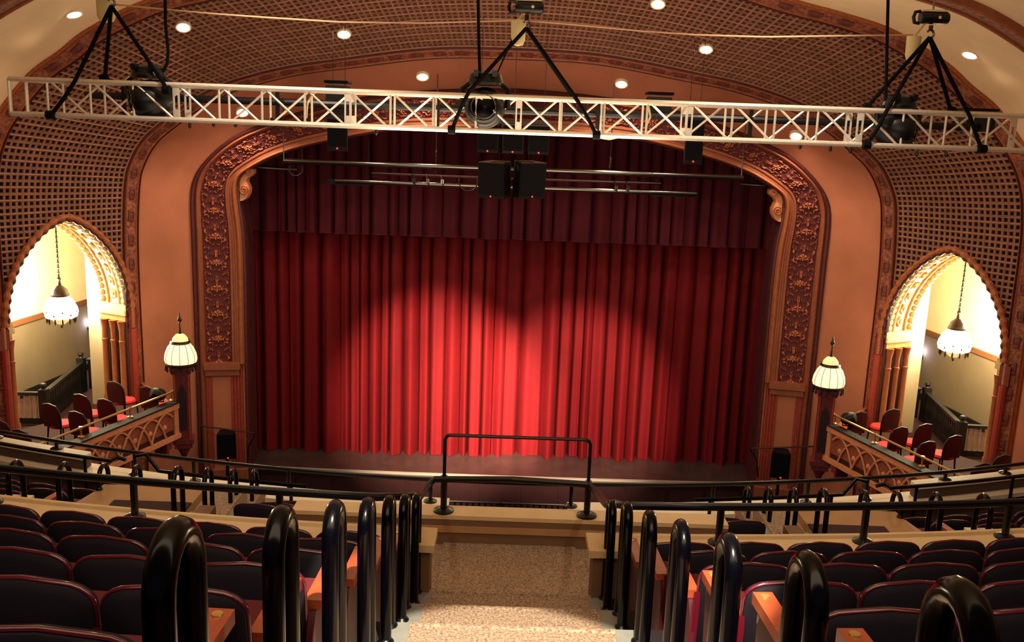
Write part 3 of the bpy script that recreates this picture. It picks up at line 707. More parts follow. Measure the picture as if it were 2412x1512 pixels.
# box chairs
def box_chair():
    t = thing('box_chair', (0, 0, 0))
    b = [(-.22, .42), (.22, .42), (.235, .6), (.225, .78), (.17, .88), (0, .92), (-.17, .88), (-.225, .78), (-.235, .6)]
    cur = lambda a, z, o: Vector((a, -.2-.10*(z-.42)+.5*a*a+o, z))
    mb = MB(); n = len(b); f = [cur(a, z, 0) for a, z in b]; k = [cur(a, z, -.05) for a, z in b]
    mb.add(f+[cur(0, .65, 0)]+k+[cur(0, .65, -.06)], [(i, (i+1) % n, n) for i in range(n)] + [(n+1+(i+1) % n, n+1+i, 2*n+1) for i in range(n)] + [((i+1) % n, i, n+1+i, n+1+(i+1) % n) for i in range(n)])
    obj('backrest', mb, 'chair_maroon', t, local=True)
    obj('back_frame', MB().tube([cur(a, z, -.025) for a, z in b[1:]+b[:1]], .022, 6), 'dark_wood', t, local=True)
    obj('seat', MB().lathe([(.0, .38), (.22, .39), (.245, .43), (.22, .47), (0, .485)], n=16), 'chair_red', t, local=True)
    for a, c in ((-.17, -.17), (.17, -.17), (-.17, .17), (.17, .17)):
        obj('leg', MB().tube([(a*1.15, c*1.15, 0), (a, c, .4)], [.014, .02], 6), 'dark_wood', t, local=True)
    return t
bc0 = box_chair(); used = False
chairs = [(8.27, 20.0), (7.45, 19.7), (8.55, 19.0), (7.93, 18.72), (8.85, 18.3), (8.12, 17.86), (9.25, 17.2), (8.62, 16.7)]
rown = ['pair nearest the stage', 'second pair from the stage', 'third pair from the stage', 'pair nearest the balcony']
for sx in (-1, 1):
    for i, (x, y) in enumerate(chairs):
        o = bc0 if not used else copy_tree(bc0); used = True
        o.location = (x*sx, y, ZB); o.rotation_euler = (0, 0, -.42*sx*-1 if False else .42*sx)
        tag(o, 'red chair in the %s opera box, %s side, %s' % (SIDE[sx], ['wall', 'rail'][i % 2], rown[i//2]), 'chair', 'chairs in the opera boxes')

# ------------------------------------------------------------------ recessed downlights
DL = [(175, 30, 'r', 'in the plaster vault at the far left'), (2280, 128, 'r', 'in the plaster vault at the far right'), (430, 62, 'l', 'in the lattice vault above the left end of the truss'),
      (808, 77, 'l', 'in the lattice vault left of the centre chain hoist'), (1550, 5, 'l', 'in the lattice vault high right of the centre chain hoist'), (1665, 112, 'l', 'in the lattice vault lower right of the centre chain hoist'),
      (997, 177, 'c', 'in the plaster cove left of the centre spotlight'), (1462, 195, 'c', 'in the plaster cove right of the centre hoist'),
      (570, 262, 'c', 'in the plaster cove seen through the left truss'), (1875, 318, 'c', 'in the plaster cove seen through the right truss')]
for x, y, k, wh in DL:
    A, B = {'r': (OA, OAb), 'l': (IA, OA), 'c': (FO, IA)}[k]
    p, n = find_on(A, B, x, y); n = -n if (k == 'r' and n.z > 0) else n; n = (n + Vector((0, -.25, -.35))).normalized()
    t = thing('recessed_downlight', p, 'bright recessed downlight '+wh, 'ceiling light', 'recessed downlights')
    MM = axis_matrix(n)
    obj('trim_ring', MB().lathe([(.15, -.05), (.155, .02), (.145, .045), (.115, .04)], p, 18, M=MM, caps=False), 'lamp_ring', t)
    obj('lens', MB().lathe([(.118, .038), (.08, .05), (0, .055)], p, 18, M=MM), 'lamp_lens', t)
    light('downlight', 'SPOT', p+n*.12, 230, WARM, aim=p+Vector((0, -.05, -1)) + n*.5, spot_size=R(150), spot_blend=.6, shadow_soft_size=.11)

# ------------------------------------------------------------------ lighting truss
YF_, YB_, ZT_, ZL_ = 13.55, 14.02, .325, -.145
X0, PT = .06, 2.37
tr = thing('lighting_truss', (0, 13.78, ZL_), 'long silver aluminium box truss hung across the auditorium', 'truss')
TL = rootloc(tr)
xa, xb = -6.98, X0+3*PT
for y in (YF_, YB_):
    for z in (ZT_, ZL_):
        obj('chord', MB().tube([(xa, y, z), (xb, y, z)], .036, 10), 'aluminium', tr)
hz = ZT_-ZL_; bay = PT/4
mv = MB().tube([(0, 0, ZL_), (0, 0, ZT_)], .017, 6).mesh('strut', 'aluminium')
md = MB().tube([(.03, 0, ZT_), (bay-.03, 0, ZL_)], .017, 6).mesh('diagonal_brace', 'aluminium')
mu = MB().tube([(.03, 0, ZL_), (bay-.03, 0, ZT_)], .017, 6).mesh('diagonal_brace', 'aluminium')
mh = MB().tube([(0, YF_, 0), (0, YB_, 0)], .015, 6).mesh('cross_strut', 'aluminium')
mx = MB().tube([(0, YF_, 0), (bay, YB_, 0)], .013, 6).mesh('cross_brace', 'aluminium')
off = lambda x, y, z: Vector((x, y, z))-TL
for sec in range(-3, 3):
    for b in range(4):
        x = X0+sec*PT+b*bay
        if x < xa-.05: continue
        if b: 
            obj('strut', mv, None, tr, loc=off(x, YF_, 0)); obj('strut', mv, None, tr, loc=off(x+.0, YB_, 0))
        if b: obj('cross_strut', mh, None, tr, loc=off(x, 0, ZL_))
        obj('diagonal_brace', md, None, tr, loc=off(x, YF_, 0)); obj('diagonal_brace', mu, None, tr, loc=off(x, YB_, 0))
        obj('cross_brace', mx, None, tr, loc=off(x, 0, ZT_)); 
ep = MB()
for y in (YF_, YB_):
    ep.box((-.034, y, ZT_*.5+ZL_*.5), (.02, .03, hz)).box((.034, y, ZT_*.5+ZL_*.5), (.02, .03, hz))
    ep.box((0, y, ZT_-.07), (.05, .034, .14)).box((0, y, ZL_+.07), (.05, .034, .14))
for z in (ZT_, ZL_): ep.box((-.034, 13.785, z), (.02, .47, .04)).box((.034, 13.785, z), (.02, .47, .04))
epm = ep.mesh('end_plate', 'aluminium')
for sec in range(-2, 4): obj('end_plate', epm, None, tr, loc=off(X0+sec*PT, 0, 0))
obj('strut', MB().tube([(xa, YF_, ZL_), (xa, YF_, ZT_)], .025, 6), 'aluminium', tr); obj('strut', MB().tube([(xa, YB_, ZL_), (xa, YB_, ZT_)], .025, 6), 'aluminium', tr)
for x, y in ((447, 295), (503, 292), (555, 293), (640, 283), (1885, 345), (1956, 350), (2003, 354), (2160, 362), (2228, 363), (886, 311)):
    p = P(x, y, 13.6)
    obj('safety_clip', MB().tube([(p.x, 13.6, ZL_-.02), (p.x, 13.6, p.z)], .006, 5).lathe([(0, -.05), (.025, -.02), (.02, .03), (0, .04)], (p.x, 13.6, p.z), 8), 'black_metal', tr)

# chain hoists, slings, bags
def hoist(ax, ay, sl, where, i, body=None, bag=None):
    ap = P(ax, ay, 13.78)
    t = thing('truss_sling', ap, 'black fabric sling bridle holding up the %s of the truss' % where, 'sling', 'truss slings')
    for (pts) in sl:
        q = [ap] + pts
        obj('sling_leg', MB().tube(q, .028, 7), 'black_cloth', t)
        e = pts[-1]
        obj('sling_wrap', MB().tube([(e.x-.05, e.y-.02, e.z), (e.x+.05, e.y-.02, e.z)], .062, 8), 'black_cloth', t)
    h = thing('chain_hoist', ap+Vector((0, 0, .05)), 'black electric chain hoist above the %s of the truss' % where, 'chain hoist', 'chain hoists')
    obj('hook', MB().tube([ap+Vector((.05*math.cos(a), 0, .04+.06*math.sin(a))) for a in np.linspace(-2.2, 2.6, 9)], .017, 6), 'steel', h)
    if body:
        c = P(*body, 13.78)
        obj('hook_block', MB().tube([ap+Vector((0, 0, .1)), Vector((ap.x, ap.y, c.z-.1))], .03, 8), 'bronze', h)
        obj('motor_body', MB().lathe([(.0, -.17), (.075, -.17), (.085, -.15), (.085, .19), (.07, .22), (0, .22)], c, 16, M=axis_matrix((1, 0, 0))), 'black_metal', h)
        obj('top_plate', MB().box((c.x+.03, c.y, c.z+.09), (.33, .12, .025)), 'lamp_ring', h)
        obj('bracket', MB().tube([c+Vector((-.17, 0, .08)), c+Vector((-.24, 0, .07)), c+Vector((-.26, 0, 0)), c+Vector((-.24, 0, -.07)), c+Vector((-.17, 0, -.08))], .025, 6), 'black_metal', h)
        obj('maker_disc', MB().lathe([(.022, 0), (0, .005)], c+Vector((.07, -.088, .0)), 10, M=axis_matrix((0, -1, 0))), 'lamp_ring', h)
        top = c
    else: top = ap+Vector((0, 0, .15))
    obj('lift_chain', MB().tube([top+Vector((0, 0, .05)), Vector((top.x, top.y, 3.05))], .012, 6), 'steel', h)
    if bag:
        x0, y0, y1, wd = bag; a, b = P(x0, y0, 13.86), P(x0+3, y1, 13.86)
        obj('chain_bag', MB().lathe([(0, b.z-.0), (wd*.7, b.z+.02), (wd*.95, b.z+.09), (wd, a.z), (wd*.8, a.z+.002)], (a.x, 13.98, 0), 16), 'chain_bag', h)
        obj('bag_strap', MB().tube([(a.x, 13.98, a.z), (top.x, 13.9, max(top.z, a.z+.1))], .02, 6), 'chain_bag', h)
fc = lambda x, y, Y=13.5: P(x, y, Y)
hoist(1240, 66, [[fc(1105, 215), fc(1085, 255), Vector((P(1064, 300, 13.5).x, 13.5, ZL_))], [fc(1352, 225), fc(1380, 270), Vector((P(1405, 312, 13.5).x, 13.5, ZL_))], [Vector((P(1352, 228, 14.05).x, 14.06, ZT_+.03))]], 'middle', 0, (1243, 17), (1222, 45, 108, .105))
hoist(262, 14, [[fc(175, 193), fc(148, 235), Vector((P(120, 273, 13.5).x, 13.5, ZL_))], [fc(247, 185, 14.05)], [fc(385, 195), fc(393, 212)]], 'left end', 1, (262, -28), (240, -10, 52, .13))
hoist(2190, 88, [[fc(2042, 252, 14.05)], [fc(2088, 262), fc(2066, 305), Vector((P(2040, 340, 13.5).x, 13.5, ZL_))], [fc(2240, 262, 14.05)], [fc(2285, 275), fc(2300, 320), Vector((P(2312, 352, 13.5).x, 13.5, ZL_))]], 'right end', 2, (2196, 42), (2162, 84, 145, .10))
for x, pts, wh in ((390, [(388, -40), (390, 60), (396, 120), (394, 150), (384, 168)], 'left end'), (1128, [(1126, -40), (1127, 60), (1129, 140), (1131, 190)], 'middle'), (2090, [(2093, -40), (2090, 80), (2088, 180), (2086, 256)], 'right end')):
    q = [P(a, b, 13.78) for a, b in pts]
    single('power_cable', MB().tube(q, .022, 7), 'black_cloth', 'black power cable dropping to the %s of the truss' % wh, 'cable', 'cables feeding the truss', base=q[-1])
for pts, wh in (([(262, 10), (390, 22), (500, 32), (640, 42), (805, 52), (1000, 54), (1214, 48)], 'left'), ([(1250, 50), (1330, 56), (1500, 72), (1640, 82), (1800, 87), (2000, 84), (2150, 82)], 'right')):
    q = [P(a, b, 13.9) for a, b in pts]
    single('sagging_cord', MB().tube(resample(q, .2), .012, 6), 'cable_white', 'pale cord sagging from the centre hoist to the %s hoist' % wh, 'cord', 'pale cords between hoists', base=q[-1])
q = [P(a, b, 13.95) for a, b in ((1215, 40), (1205, 95), (1190, 130), (1172, 170), (1155, 195))]
single('thin_cable', MB().tube(q, .012, 6), 'black_cloth', 'thin black cable curving from the centre hoist to the centre spotlight', 'cable', base=q[-1])
for pts, wh in (([(1378, 312), (1400, 322), (1435, 328), (1462, 322), (1478, 314)], 'under the middle of the truss'), ([(722, 278), (724, 245), (735, 222), (752, 214), (764, 214)], 'inside the left of the truss'), ([(1508, 235), (1528, 250), (1532, 275), (1522, 298)], 'inside the right of the truss')):
    q = [P(a, b, 13.6) for a, b in pts]
    single('pale_cable', MB().tube(resample(q, .05), .014, 6), 'gilt_pale', 'pale looped cable '+wh, 'cable', 'pale cables on the truss', base=q[0])

# moving head spotlights inside the truss
def mover(px, py, aim, wh, s=1.0):
    c = P(px, py, 13.79)
    c = Vector((c.x, 13.79, c.z)); t = thing('moving_spotlight', (c.x, 13.79, c.z), 'large black round-bodied spotlight hung in the %s of the truss' % wh, 'spotlight', 'large spotlights in the truss')
    M = axis_matrix(aim)
    hd = obj('head', MB().lathe([(0, -.24), (.15, -.23), (.21, -.15), (.225, 0), (.21, .14), (.17, .2), (.15, .21), (.145, .17), (0, .165)], c, 22, M=M), 'black_metal', t)
    obj('lens', MB().lathe([(.14, .175), (.1, .20), (0, .215)], c, 20, M=M), 'black_gloss', hd)
    obj('lens_ring', MB().lathe([(.13, .205), (.136, .214), (.13, .222), (.124, .214)], c, 20, M=M, caps=False), 'steel', hd)
    side = Vector((1, 0, 0))
    obj('yoke', MB().tube([c+side*.25, c+side*.25+Vector((0, 0, .2)), c+side*.16+Vector((0, 0, .27)), c-side*.16+Vector((0, 0, .27)), c-side*.25+Vector((0, 0, .2)), c-side*.25], .03, 8), 'black_metal', t)
    obj('base', MB().lathe([(0, .24), (.19, .24), (.2, .27), (.17, .36), (.1, .39), (0, .395)], c, 18), 'black_metal', t)
    t.scale = (s, s, s)
    for a in (-.1, .1): obj('clamp', MB().box((c.x+a, 13.79, c.z+.36), (.05, .5/s, .07)), 'black_metal', t)
mover(1142, 254, (-.05, -1, .05), 'middle', 1.28); mover(352, 234, (-.8, -.45, -.1), 'left end', 1.2); mover(2112, 304, (.8, -.45, -.1), 'right end', 1.2)

# black pipe clamped behind the truss, with the boxes on it
pp = thing('black_pipe', (0, 14.4, .155), 'long black pipe clamped behind the silver truss', 'pipe')
obj('pipe', MB().tube([(-6.3, 14.4, .155), (6.75, 14.4, .155)], .055, 10), 'black_metal', pp)
for x in (-5.6, -3.4, -1.1, 1.2, 3.4, 5.7): obj('clamp', MB().box((x, 14.2, .155), (.05, .4, .06)).box((x, 14.04, .09), (.05, .05, .5)), 'black_metal', pp)
for x0, x1, y0, y1, wh in ((768, 823, 191, 282, 'left of the centre'), (1524, 1580, 218, 279, 'right of the centre'), (2268, 2335, 256, 312, 'at the right end')):
    a, b = P(x0, y0, 14.6), P(x1, y1, 14.6); c = (a+b)/2; wd, hh = b.x-a.x, a.z-b.z
    t = thing('dimmer_box', (c.x, 14.62, b.z), 'black box fixture hung on the black pipe %s' % wh, 'stage box', 'black boxes on the pipe')
    obj('body', MB().box((c.x, 14.62, c.z-.03), (wd*.9, .3, hh-.06)), 'black_metal', t); obj('lid', MB().box((c.x, 14.62, a.z-.01), (wd, .36, .04)), 'black_gloss', t)
    obj('hook_clamp', MB().box((c.x, 14.46, .155), (.06, .14, .1)), 'black_metal', t)

# loudspeakers hung in front of the proscenium
def vault_z(X, Y):
    ts = np.linspace(.4, 1, 160)
    if Y >= YI: A, B, s = FO, IA, (YF-Y)/(YF-YI)
    else: A, B, s = IA, OA, (YI-Y)/(YI-YX)
    pts = [surf(A, B, t, s) for t in ts]; return float(np.interp(-abs(X), [-p.x for p in pts], [p.z for p in pts]))
def speaker(name, cx, Y, z0, z1, wd, dp, rz, label, group, led=None, tilt=0.0, sub=False):
    t = thing(name, (cx, Y, z0), label, 'loudspeaker', group)
    M = Matrix.Rotation(rz, 3, 'Z') @ Matrix.Rotation(tilt, 3, 'X'); c = Vector((cx, Y, (z0+z1)/2)); h = z1-z0
    prof = [(-wd/2, -dp/2), (wd/2, -dp/2), (wd*.36, dp/2), (-wd*.36, dp/2)]
    mb = MB().prism([c+M @ Vector((a, b, -h/2)) for a, b in prof], M @ Vector((0, 0, h)))
    obj('cabinet', mb, 'speaker_black', t)
    gr = obj('grille', MB().box(c+M @ Vector((0, -dp/2-.008, .03*h)), (wd*.9, .015, h*.86), M=M), 'black_cloth', t)
    obj('lit_top_panel', MB().prism([c+M @ Vector((a*.97, b*.97, h/2)) for a, b in prof], M @ Vector((0, 0, .012))), 'speaker_top_lit', t)  # brown top stands for light caught on a black cabinet
    if led is not None: obj('indicator_lamp', MB().lathe([(.019, 0), (0, .012)], c+M @ Vector((led, -dp/2-.016, -h*.44)), 8, M=M @ axis_matrix((0, -1, 0))), 'led_red', t)
    if sub is False:
        vz = vault_z(cx, Y)
        for a in (-.3*wd, .3*wd): obj('suspension_wire', MB().tube([(cx+a, Y, z1), (cx+a, Y, vz)], .006, 5), 'black_metal', t)
    return t
for x0, x1, y1, wh in ((771, 818, 356, 'left'), (1611, 1653, 387, 'right')):
    a, b = P(x0, y1, 20.0), P(x1, y1, 20.0)
    speaker('hanging_speaker', (a.x+b.x)/2, 20.2, (a.z+b.z)/2, (a.z+b.z)/2+.95, b.x-a.x, .4, 0, 'tall black loudspeaker hanging in front of the %s side of the stage opening' % wh, 'single hanging speakers', 0.0)
zt_, zb_ = P(1207, 312, 20.3).z+.15, P(1207, 361, 20.3).z
for x, rz, nm in ((1154, -.2, 'left'), (1208, 0, 'middle'), (1264, .2, 'right')):
    p = P(x, 340, 20.3); speaker('cluster_speaker', p.x, 20.3, zb_, zt_, .44, .40, rz, 'black loudspeaker in the top row of the central cluster, %s' % nm, 'central speaker cluster', 0.0, sub=True)
for x, rz, nm in ((1169, -.5, 'left'), (1243, .5, 'right')):
    p = P(x, 420, 20.2); zl = P(x, 466, 20.2).z; zh = P(x, 382, 20.2).z
    speaker('cluster_speaker', p.x, 20.35, zl, zh, .62, .46, rz, 'larger black loudspeaker angled outwards in the bottom row of the central cluster, %s' % nm, 'central speaker cluster', 0.0, tilt=.06, sub=True)
rg = thing('speaker_rig', (0, 20.3, zt_+.05), 'black bar and wires carrying the central loudspeaker cluster', 'rigging')
obj('bar', MB().box((P(1208, 340, 20.3).x, 20.3, zt_+.05), (1.5, .08, .06)), 'black_metal', rg)
for x in (-.7, 0, .62): obj('suspension_wire', MB().tube([(x, 20.3, zt_+.06), (x, 20.3, vault_z(x, 20.3))], .006, 5), 'black_metal', rg)
for x in (-.28, .34): obj('drop_strap', MB().tube([(x, 20.55, zt_+.05), (x, 20.55, P(1208, 410, 20.5).z)], .02, 5), 'black_metal', rg)
for x in (-.28, .34): obj('hang_plate', MB().box((x, 20.45, P(1208, 405, 20.5).z), (.3, .3, .03)), 'black_metal', rg)

# electric battens in front of the valance
bt = thing('lighting_batten', (0, 22.0, -1.07), 'set of steel lighting pipes and raceway hung across the top of the stage', 'lighting batten')
xl, xr = P(668, 378, 22).x, P(1750, 415, 22).x
obj('pipe', MB().tube([(xl, 22, -1.07), (xr, 22, -1.07)], .062, 12), 'steel', bt)
obj('thin_pipe', MB().tube([(-3.2, 22.0, -1.27), (3.4, 22.0, -1.27)], .034, 10), 'steel', bt)
obj('raceway', MB().tube([(P(790, 430, 22).x, 21.98, -1.475), (P(1640, 455, 22).x, 21.98, -1.475)], .058, 12), 'steel', bt)
for x, wd in ((820, 1.0), (1590, 1.1)): obj('raceway_box', MB().box((P(x, 432, 22).x, 22.05, -1.5), (wd, .08, .13)), 'black_metal', bt)
for x in (668, 1027, 1437, 1749):
    X = P(x, 390, 22).x; obj('hanger', MB().tube([(X, 22.02, -1.5 if 700 < x < 1700 else -1.1), (X, 22.02, vault_z(X, 22.02))], .013, 6), 'steel', bt)
    if 700 < x < 1700: obj('turnbuckle', MB().lathe([(.012, 0), (.03, .05), (.03, .25), (.012, .3)], (X, 22.02, -1.0), 8), 'steel', bt)
for x, y in ((975, 425), (1008, 415), (1042, 425), (1452, 432), (1480, 430)):
    p = P(x, y, 21.9); obj('pipe_clamp', MB().tube([(p.x-.05, 21.92, -1.25), (p.x, 21.9, -1.38), (p.x+.02, 21.9, -1.5)], .02, 6).box((p.x, 21.92, -1.4), (.07, .07, .1)), 'steel' if x != 975 else 'black_metal', bt)
for cx, cyy, r_ in ((1103, 428, 22), (697, 398, 16)):
    obj('cable_loop', MB().tube([P(cx+r_*math.cos(a), cyy+r_*math.sin(a), 21.9) for a in np.linspace(-.4, 3.6, 14)], .016, 6), 'steel' if cx > 900 else 'black_metal', bt)
for x, y0, y1 in ((711, 345, 400), (868, 330, 405), (1587, 400, 440)):
    obj('drop_cable', MB().tube([P(x, y0, 22.06), P(x+1, y1, 22.06)], .012, 5), 'black_metal', bt)
for x0, y0, x1, y1, wh in ((608, 393, 700, 399, 'left'), (1742, 432, 1812, 437, 'right')):
    a, b = P(x0, y0, 23.3), P(x1, y1, 23.3)
    single('pipe_stub', MB().tube([a, b], .04, 10), 'steel', 'short steel pipe end at the %s upper corner of the stage opening' % wh, 'pipe', 'pipe ends at the opening', base=a)

# stage monitors, thin stage rails
for x0, x1, y0, y1, sd in ((511, 556, 1018, 1076, -1), (1814, 1858, 1062, 1122, 1)):
    a = P((x0+x1)/2, y1, 22.1); wd = .45; zz = -8.74
    t = thing('floor_speaker', (a.x, 22.15, a.z), 'black loudspeaker with red indicator beside the %s edge of the stage' % SIDE[sd], 'loudspeaker', 'speakers beside the stage')
    h = P(x0, y0, 22.1).z-a.z; c = Vector((a.x, 22.15, a.z+h/2)); M = Matrix.Rotation(-.25*sd, 3, 'Z')
    obj('cabinet', MB().prism([c+M @ Vector((p_, q_, -h/2)) for p_, q_ in [(-.225, -.2), (.225, -.2), (.16, .2), (-.16, .2)]], (0, 0, h)), 'speaker_black', t)
    obj('grille', MB().box(c+M @ Vector((0, -.21, .02)), (.4, .02, h*.85), M=M), 'black_cloth', t)
    obj('indicator_lamp', MB().lathe([(.02, 0), (0, .012)], c+M @ Vector((.03, -.225, -h*.45)), 8, M=M @ axis_matrix((0, -1, 0))), 'led_red', t)
    obj('stand', MB().lathe([(.22, ZFL), (.22, ZFL+.03), (.04, ZFL+.08), (.04, a.z-.06), (.15, a.z-.03), (.15, a.z)], (a.x, 22.15, 0), 10), 'black_metal', t)
    sg = thing('side_stage_rail', (7.3*sd, 22.4, -8.74), 'thin dark guard rail at the %s side of the stage' % SIDE[sd], 'rail', 'stage side rails')
    for pts in ([(475, 1003), (600, 1020)], [(600, 1020), (598, 1030), (585, 1052), (583, 1090)], [(475, 1003), (474, 1085)]) if sd < 0 else ([(1768, 1056), (1933, 1051)], [(1766, 1055), (1783, 1085), (1785, 1125)], [(1932, 1052), (1925, 1130)]):
        obj('bar', MB().tube([P(x, y, 22.3) for x, y in pts], .02, 6), 'bronze', sg)
# orchestra pit rail in front of the stage
pt = thing('pit_rail', (0, 22.3, ZFL), 'black pit railing of short balusters in front of the stage', 'railing')
for z in (-9.28, -9.76): obj('bar', MB().tube([(-3.4, 22.3, z), (3.4, 22.3, z)], .03, 6), 'black_metal', pt)
bmm = MB().tube([(0, 0, 0), (0, 0, .5)], .025, 5).mesh('baluster', 'black_metal')
for k in range(46): obj('baluster', bmm, None, pt, loc=Vector((-3.4+k*.151, 22.3, -9.80))-rootloc(pt))
for x in (-3.4, 0, 3.4): obj('post', MB().tube([(x, 22.3, ZFL), (x, 22.3, -9.26)], .035, 6), 'black_metal', pt)
# ------------------------------------------------------------------ balcony
XA, HA = .1, .62                                    # aisle centre and half width of its carpet
YK = lambda k: 5.29+.85*(k-4)
ZK = lambda k: -3.0-.335*(k-4)
RC = 24.0
bow = lambda x, r=RC: x*x/(2*r)
fb = thing('floor_balcony', (0, 6, -4.2), kind='structure')
def curved(x0, x1, y0, y1, z0, z1, n=14, r=RC, r1=None):
    mb = MB(); xs = np.linspace(x0, x1, n); r1 = r1 or r
    v = []
    for x in xs: v += [(x, y0+bow(x, r), z0), (x, y1+bow(x, r1), z0), (x, y1+bow(x, r1), z1), (x, y0+bow(x, r), z1)]
    f = [(4*i+a, 4*i+(a+1) % 4, 4*i+4+(a+1) % 4, 4*i+4+a) for i in range(n-1) for a in range(4)]
    f += [(3, 2, 1, 0), tuple(4*(n-1)+a for a in range(4))]
    return mb.add(v, f)
for k in range(-2, 7):
    for x0, x1 in ((-10.4, XA-HA-.16), (XA+HA+.16, 10.4)):
        obj('row_tread', curved(x0, x1, YK(k)-.86, YK(k), ZK(k)-.5, ZK(k)), 'row_floor', fb)
    obj('aisle_step', MB().box((XA, YK(k)-.43, ZK(k)-.22), (2*HA, .86, .44)), 'carpet', fb)
    obj('step_nosing', MB().tube([(XA-HA, YK(k)-.012, ZK(k)-.022), (XA+HA, YK(k)-.012, ZK(k)-.022)], .034, 10), 'carpet', fb)
    for sx in (-1, 1):
        obj('step_curb', MB().box((XA+sx*(HA+.08), YK(k)-.43, ZK(k)-.245), (.16, .87, .5)), 'step_grey', fb)
ZL7, YL = ZK(7), 8.6
obj('landing', MB().box((XA, (YK(6)+YL)/2, ZL7-.1), (2*HA+.03, YL-YK(6), .2)), 'carpet', fb)
obj('cross_aisle', MB().box((XA, (YK(6)+.2+YL)/2, ZL7-.12), (4.4, YL-YK(6)-.2, .2)), 'carpet', fb)
# side and centre parapets
pw = thing('wall_parapet', (0, 7.6, -3.9), kind='structure')
YP = 6.94
for sx, x0, x1 in ((-1, -10.4, XA-HA-.02), (1, XA+HA+.02, 10.4)):
    obj('parapet_body', curved(x0, x1, YP, YP+.22, -4.3, -3.3), 'parapet_face', pw)
    obj('parapet_cap', curved(x0 if sx < 0 else x0-.04, x1+.04 if sx < 0 else x1, YP-.06, YP+.28, -3.3, -3.24), 'parapet_cap', pw)
obj('parapet_body', MB().box((XA, YL+.1, -4.06), (4.2, .2, .6)), 'parapet_face', pw)
obj('parapet_moulding', MB().box((XA, YL+.0, -3.86), (4.2, .05, .06)), 'parapet', pw)
obj('parapet_cap', MB().box((XA, YL+.12, -3.745), (4.2, .25, .04)), 'parapet_cap', pw)
# lower balcony: cross aisle, side-aisle steps, rows, front parapet
lf = thing('floor_balcony_lower', (0, 10, -5.2), kind='structure')
for sx in (-1, 1):
    a, b = sorted((3.05*sx, 4.25*sx))
    obj('aisle_landing', MB().box(((a+b)/2+.1*sx, 8.5, -4.05), (1.1, 2.5, .1)), 'parapet', lf)
    obj('aisle_mat', MB().box(((a+b)/2-.05*sx, 8.9, -3.992), (.8, .8, .02)), 'box_carpet', lf)
    for j in range(4): obj('step_curb', MB().box((3.02*sx, 8.72+.88*j, -4.12-.34*j), (.3, .88, .2)), 'step_grey', lf)
    for j in range(2):
        obj('aisle_step', MB().box(((a+b)/2, 10.2+.85*j, -4.43-.34*j), (1.3, .87, .2)), 'carpet', lf)
LYB = lambda j: 9.0+.85*j
LZ = lambda j: -4.72-.34*j
for j in range(-1, 3):
    obj('row_tread', curved(-2.95, 2.95, LYB(j)-.1, LYB(j)+.76, LZ(j)-.4, LZ(j)), 'row_floor', lf)
    for sx in (-1, 1):
        a, b = sorted((4.35*sx, 10.4*sx)); obj('row_tread', curved(a, b, LYB(j)-1.0, LYB(j)-.14, LZ(j)+.3-.4, LZ(j)+.3, 8), 'row_floor', lf)
for sx in (-1, 1):
    wx = 4.30*sx
    obj('aisle_wall', MB().box((wx+.1*sx, 7.75, -3.9), (.2, .9, .7)), 'parapet_face', lf); obj('aisle_wall_cap', MB().box((wx+.1*sx, 7.75, -3.53), (.26, .95, .05)), 'parapet_white', lf)
    obj('aisle_wall', MB().box((2.95*sx, 8.3, -4.2), (.16, 1.5, .6)), 'parapet_face', lf)
fp = thing('wall_balcony_front', (0, 11.6, -5.6), kind='structure')
YFp = 11.36; RF = 19.5
for x0, x1 in ((-10.4, XA-.76), (XA+.76, 10.4)):
    obj('parapet_body', curved(x0, x1, YFp+.0, YFp+.22, -6.6, -4.86, 20, RF), 'parapet_face_shaded', fp)  # body coloured as if in shadow
    obj('parapet_cap', curved(x0, x1, YFp-.16, YFp+.26, -4.86, -4.80, 20, RF), 'parapet_white', fp)
for sx in (-1, 1):
    a, b = sorted((5.6*sx, 10.4*sx)); obj('parapet_cap', curved(a, b, YFp-.02, YFp+.2, -4.66, -4.61, 10, RF), 'parapet_white', fp)
    obj('parapet_body', curved(a, b, YFp+.0, YFp+.18, -4.80, -4.66, 10, RF), 'parapet_face_shaded', fp)
obj('parapet_body', MB().box((XA, YFp+.2, -5.8), (1.5, .2, 1.5)), 'parapet_face', fp)

# rails
def rail_thing(name, path, r, posts, label, cat='rail', group=None, post_r=None, ends=True, gloss='black_metal'):
    t = thing(name, path[0], label, cat, group)
    obj('top_rail', MB().tube(path, r, 10), gloss, t)
    for (x, y, z0, z1) in posts:
        obj('post', MB().tube([(x, y, z0), (x, y, z1)], post_r or r*.9, 10), gloss, t)
        obj('flange', MB().lathe([(.085, 0), (.085, .012), (.05, .03), (.03, .035)], (x, y, z0), 14), gloss, t)
    return t
yp = lambda x: YP+.11+bow(x)
for sx in (-1, 1):
    xs = np.linspace(9.6, .98, 26)
    path = [(x*sx, yp(x), -2.93) for x in xs]
    xe = XA+sx*(HA+.18)
    path += [(xe, YP+.3, -2.98), (xe-.01*sx, YP+.6, -3.12), (xe-.02*sx, YL-.15, -3.36), (xe-.06*sx, YL+.06, -3.385), (XA+.0, YL+.12, -3.385)]
    posts = [(x*sx, yp(x), -3.24, -2.93) for x in (9.0, 7.4, 5.8, 4.2, 2.95, 1.75)]
    rail_thing('parapet_rail', path, .033, posts, 'low black pipe rail on the cream parapet %s of the centre aisle' % SIDE[sx], 'rail', 'parapet rails')
g = thing('guard_frame', (XA, YL+.1, -3.725), 'tall thin black guard frame standing at the foot of the centre aisle', 'guard rail')
gx = (P(1047, 1100, YL+.1).x, P(1388, 1100, YL+.1).x); gz = P(1210, 1030, YL+.1).z
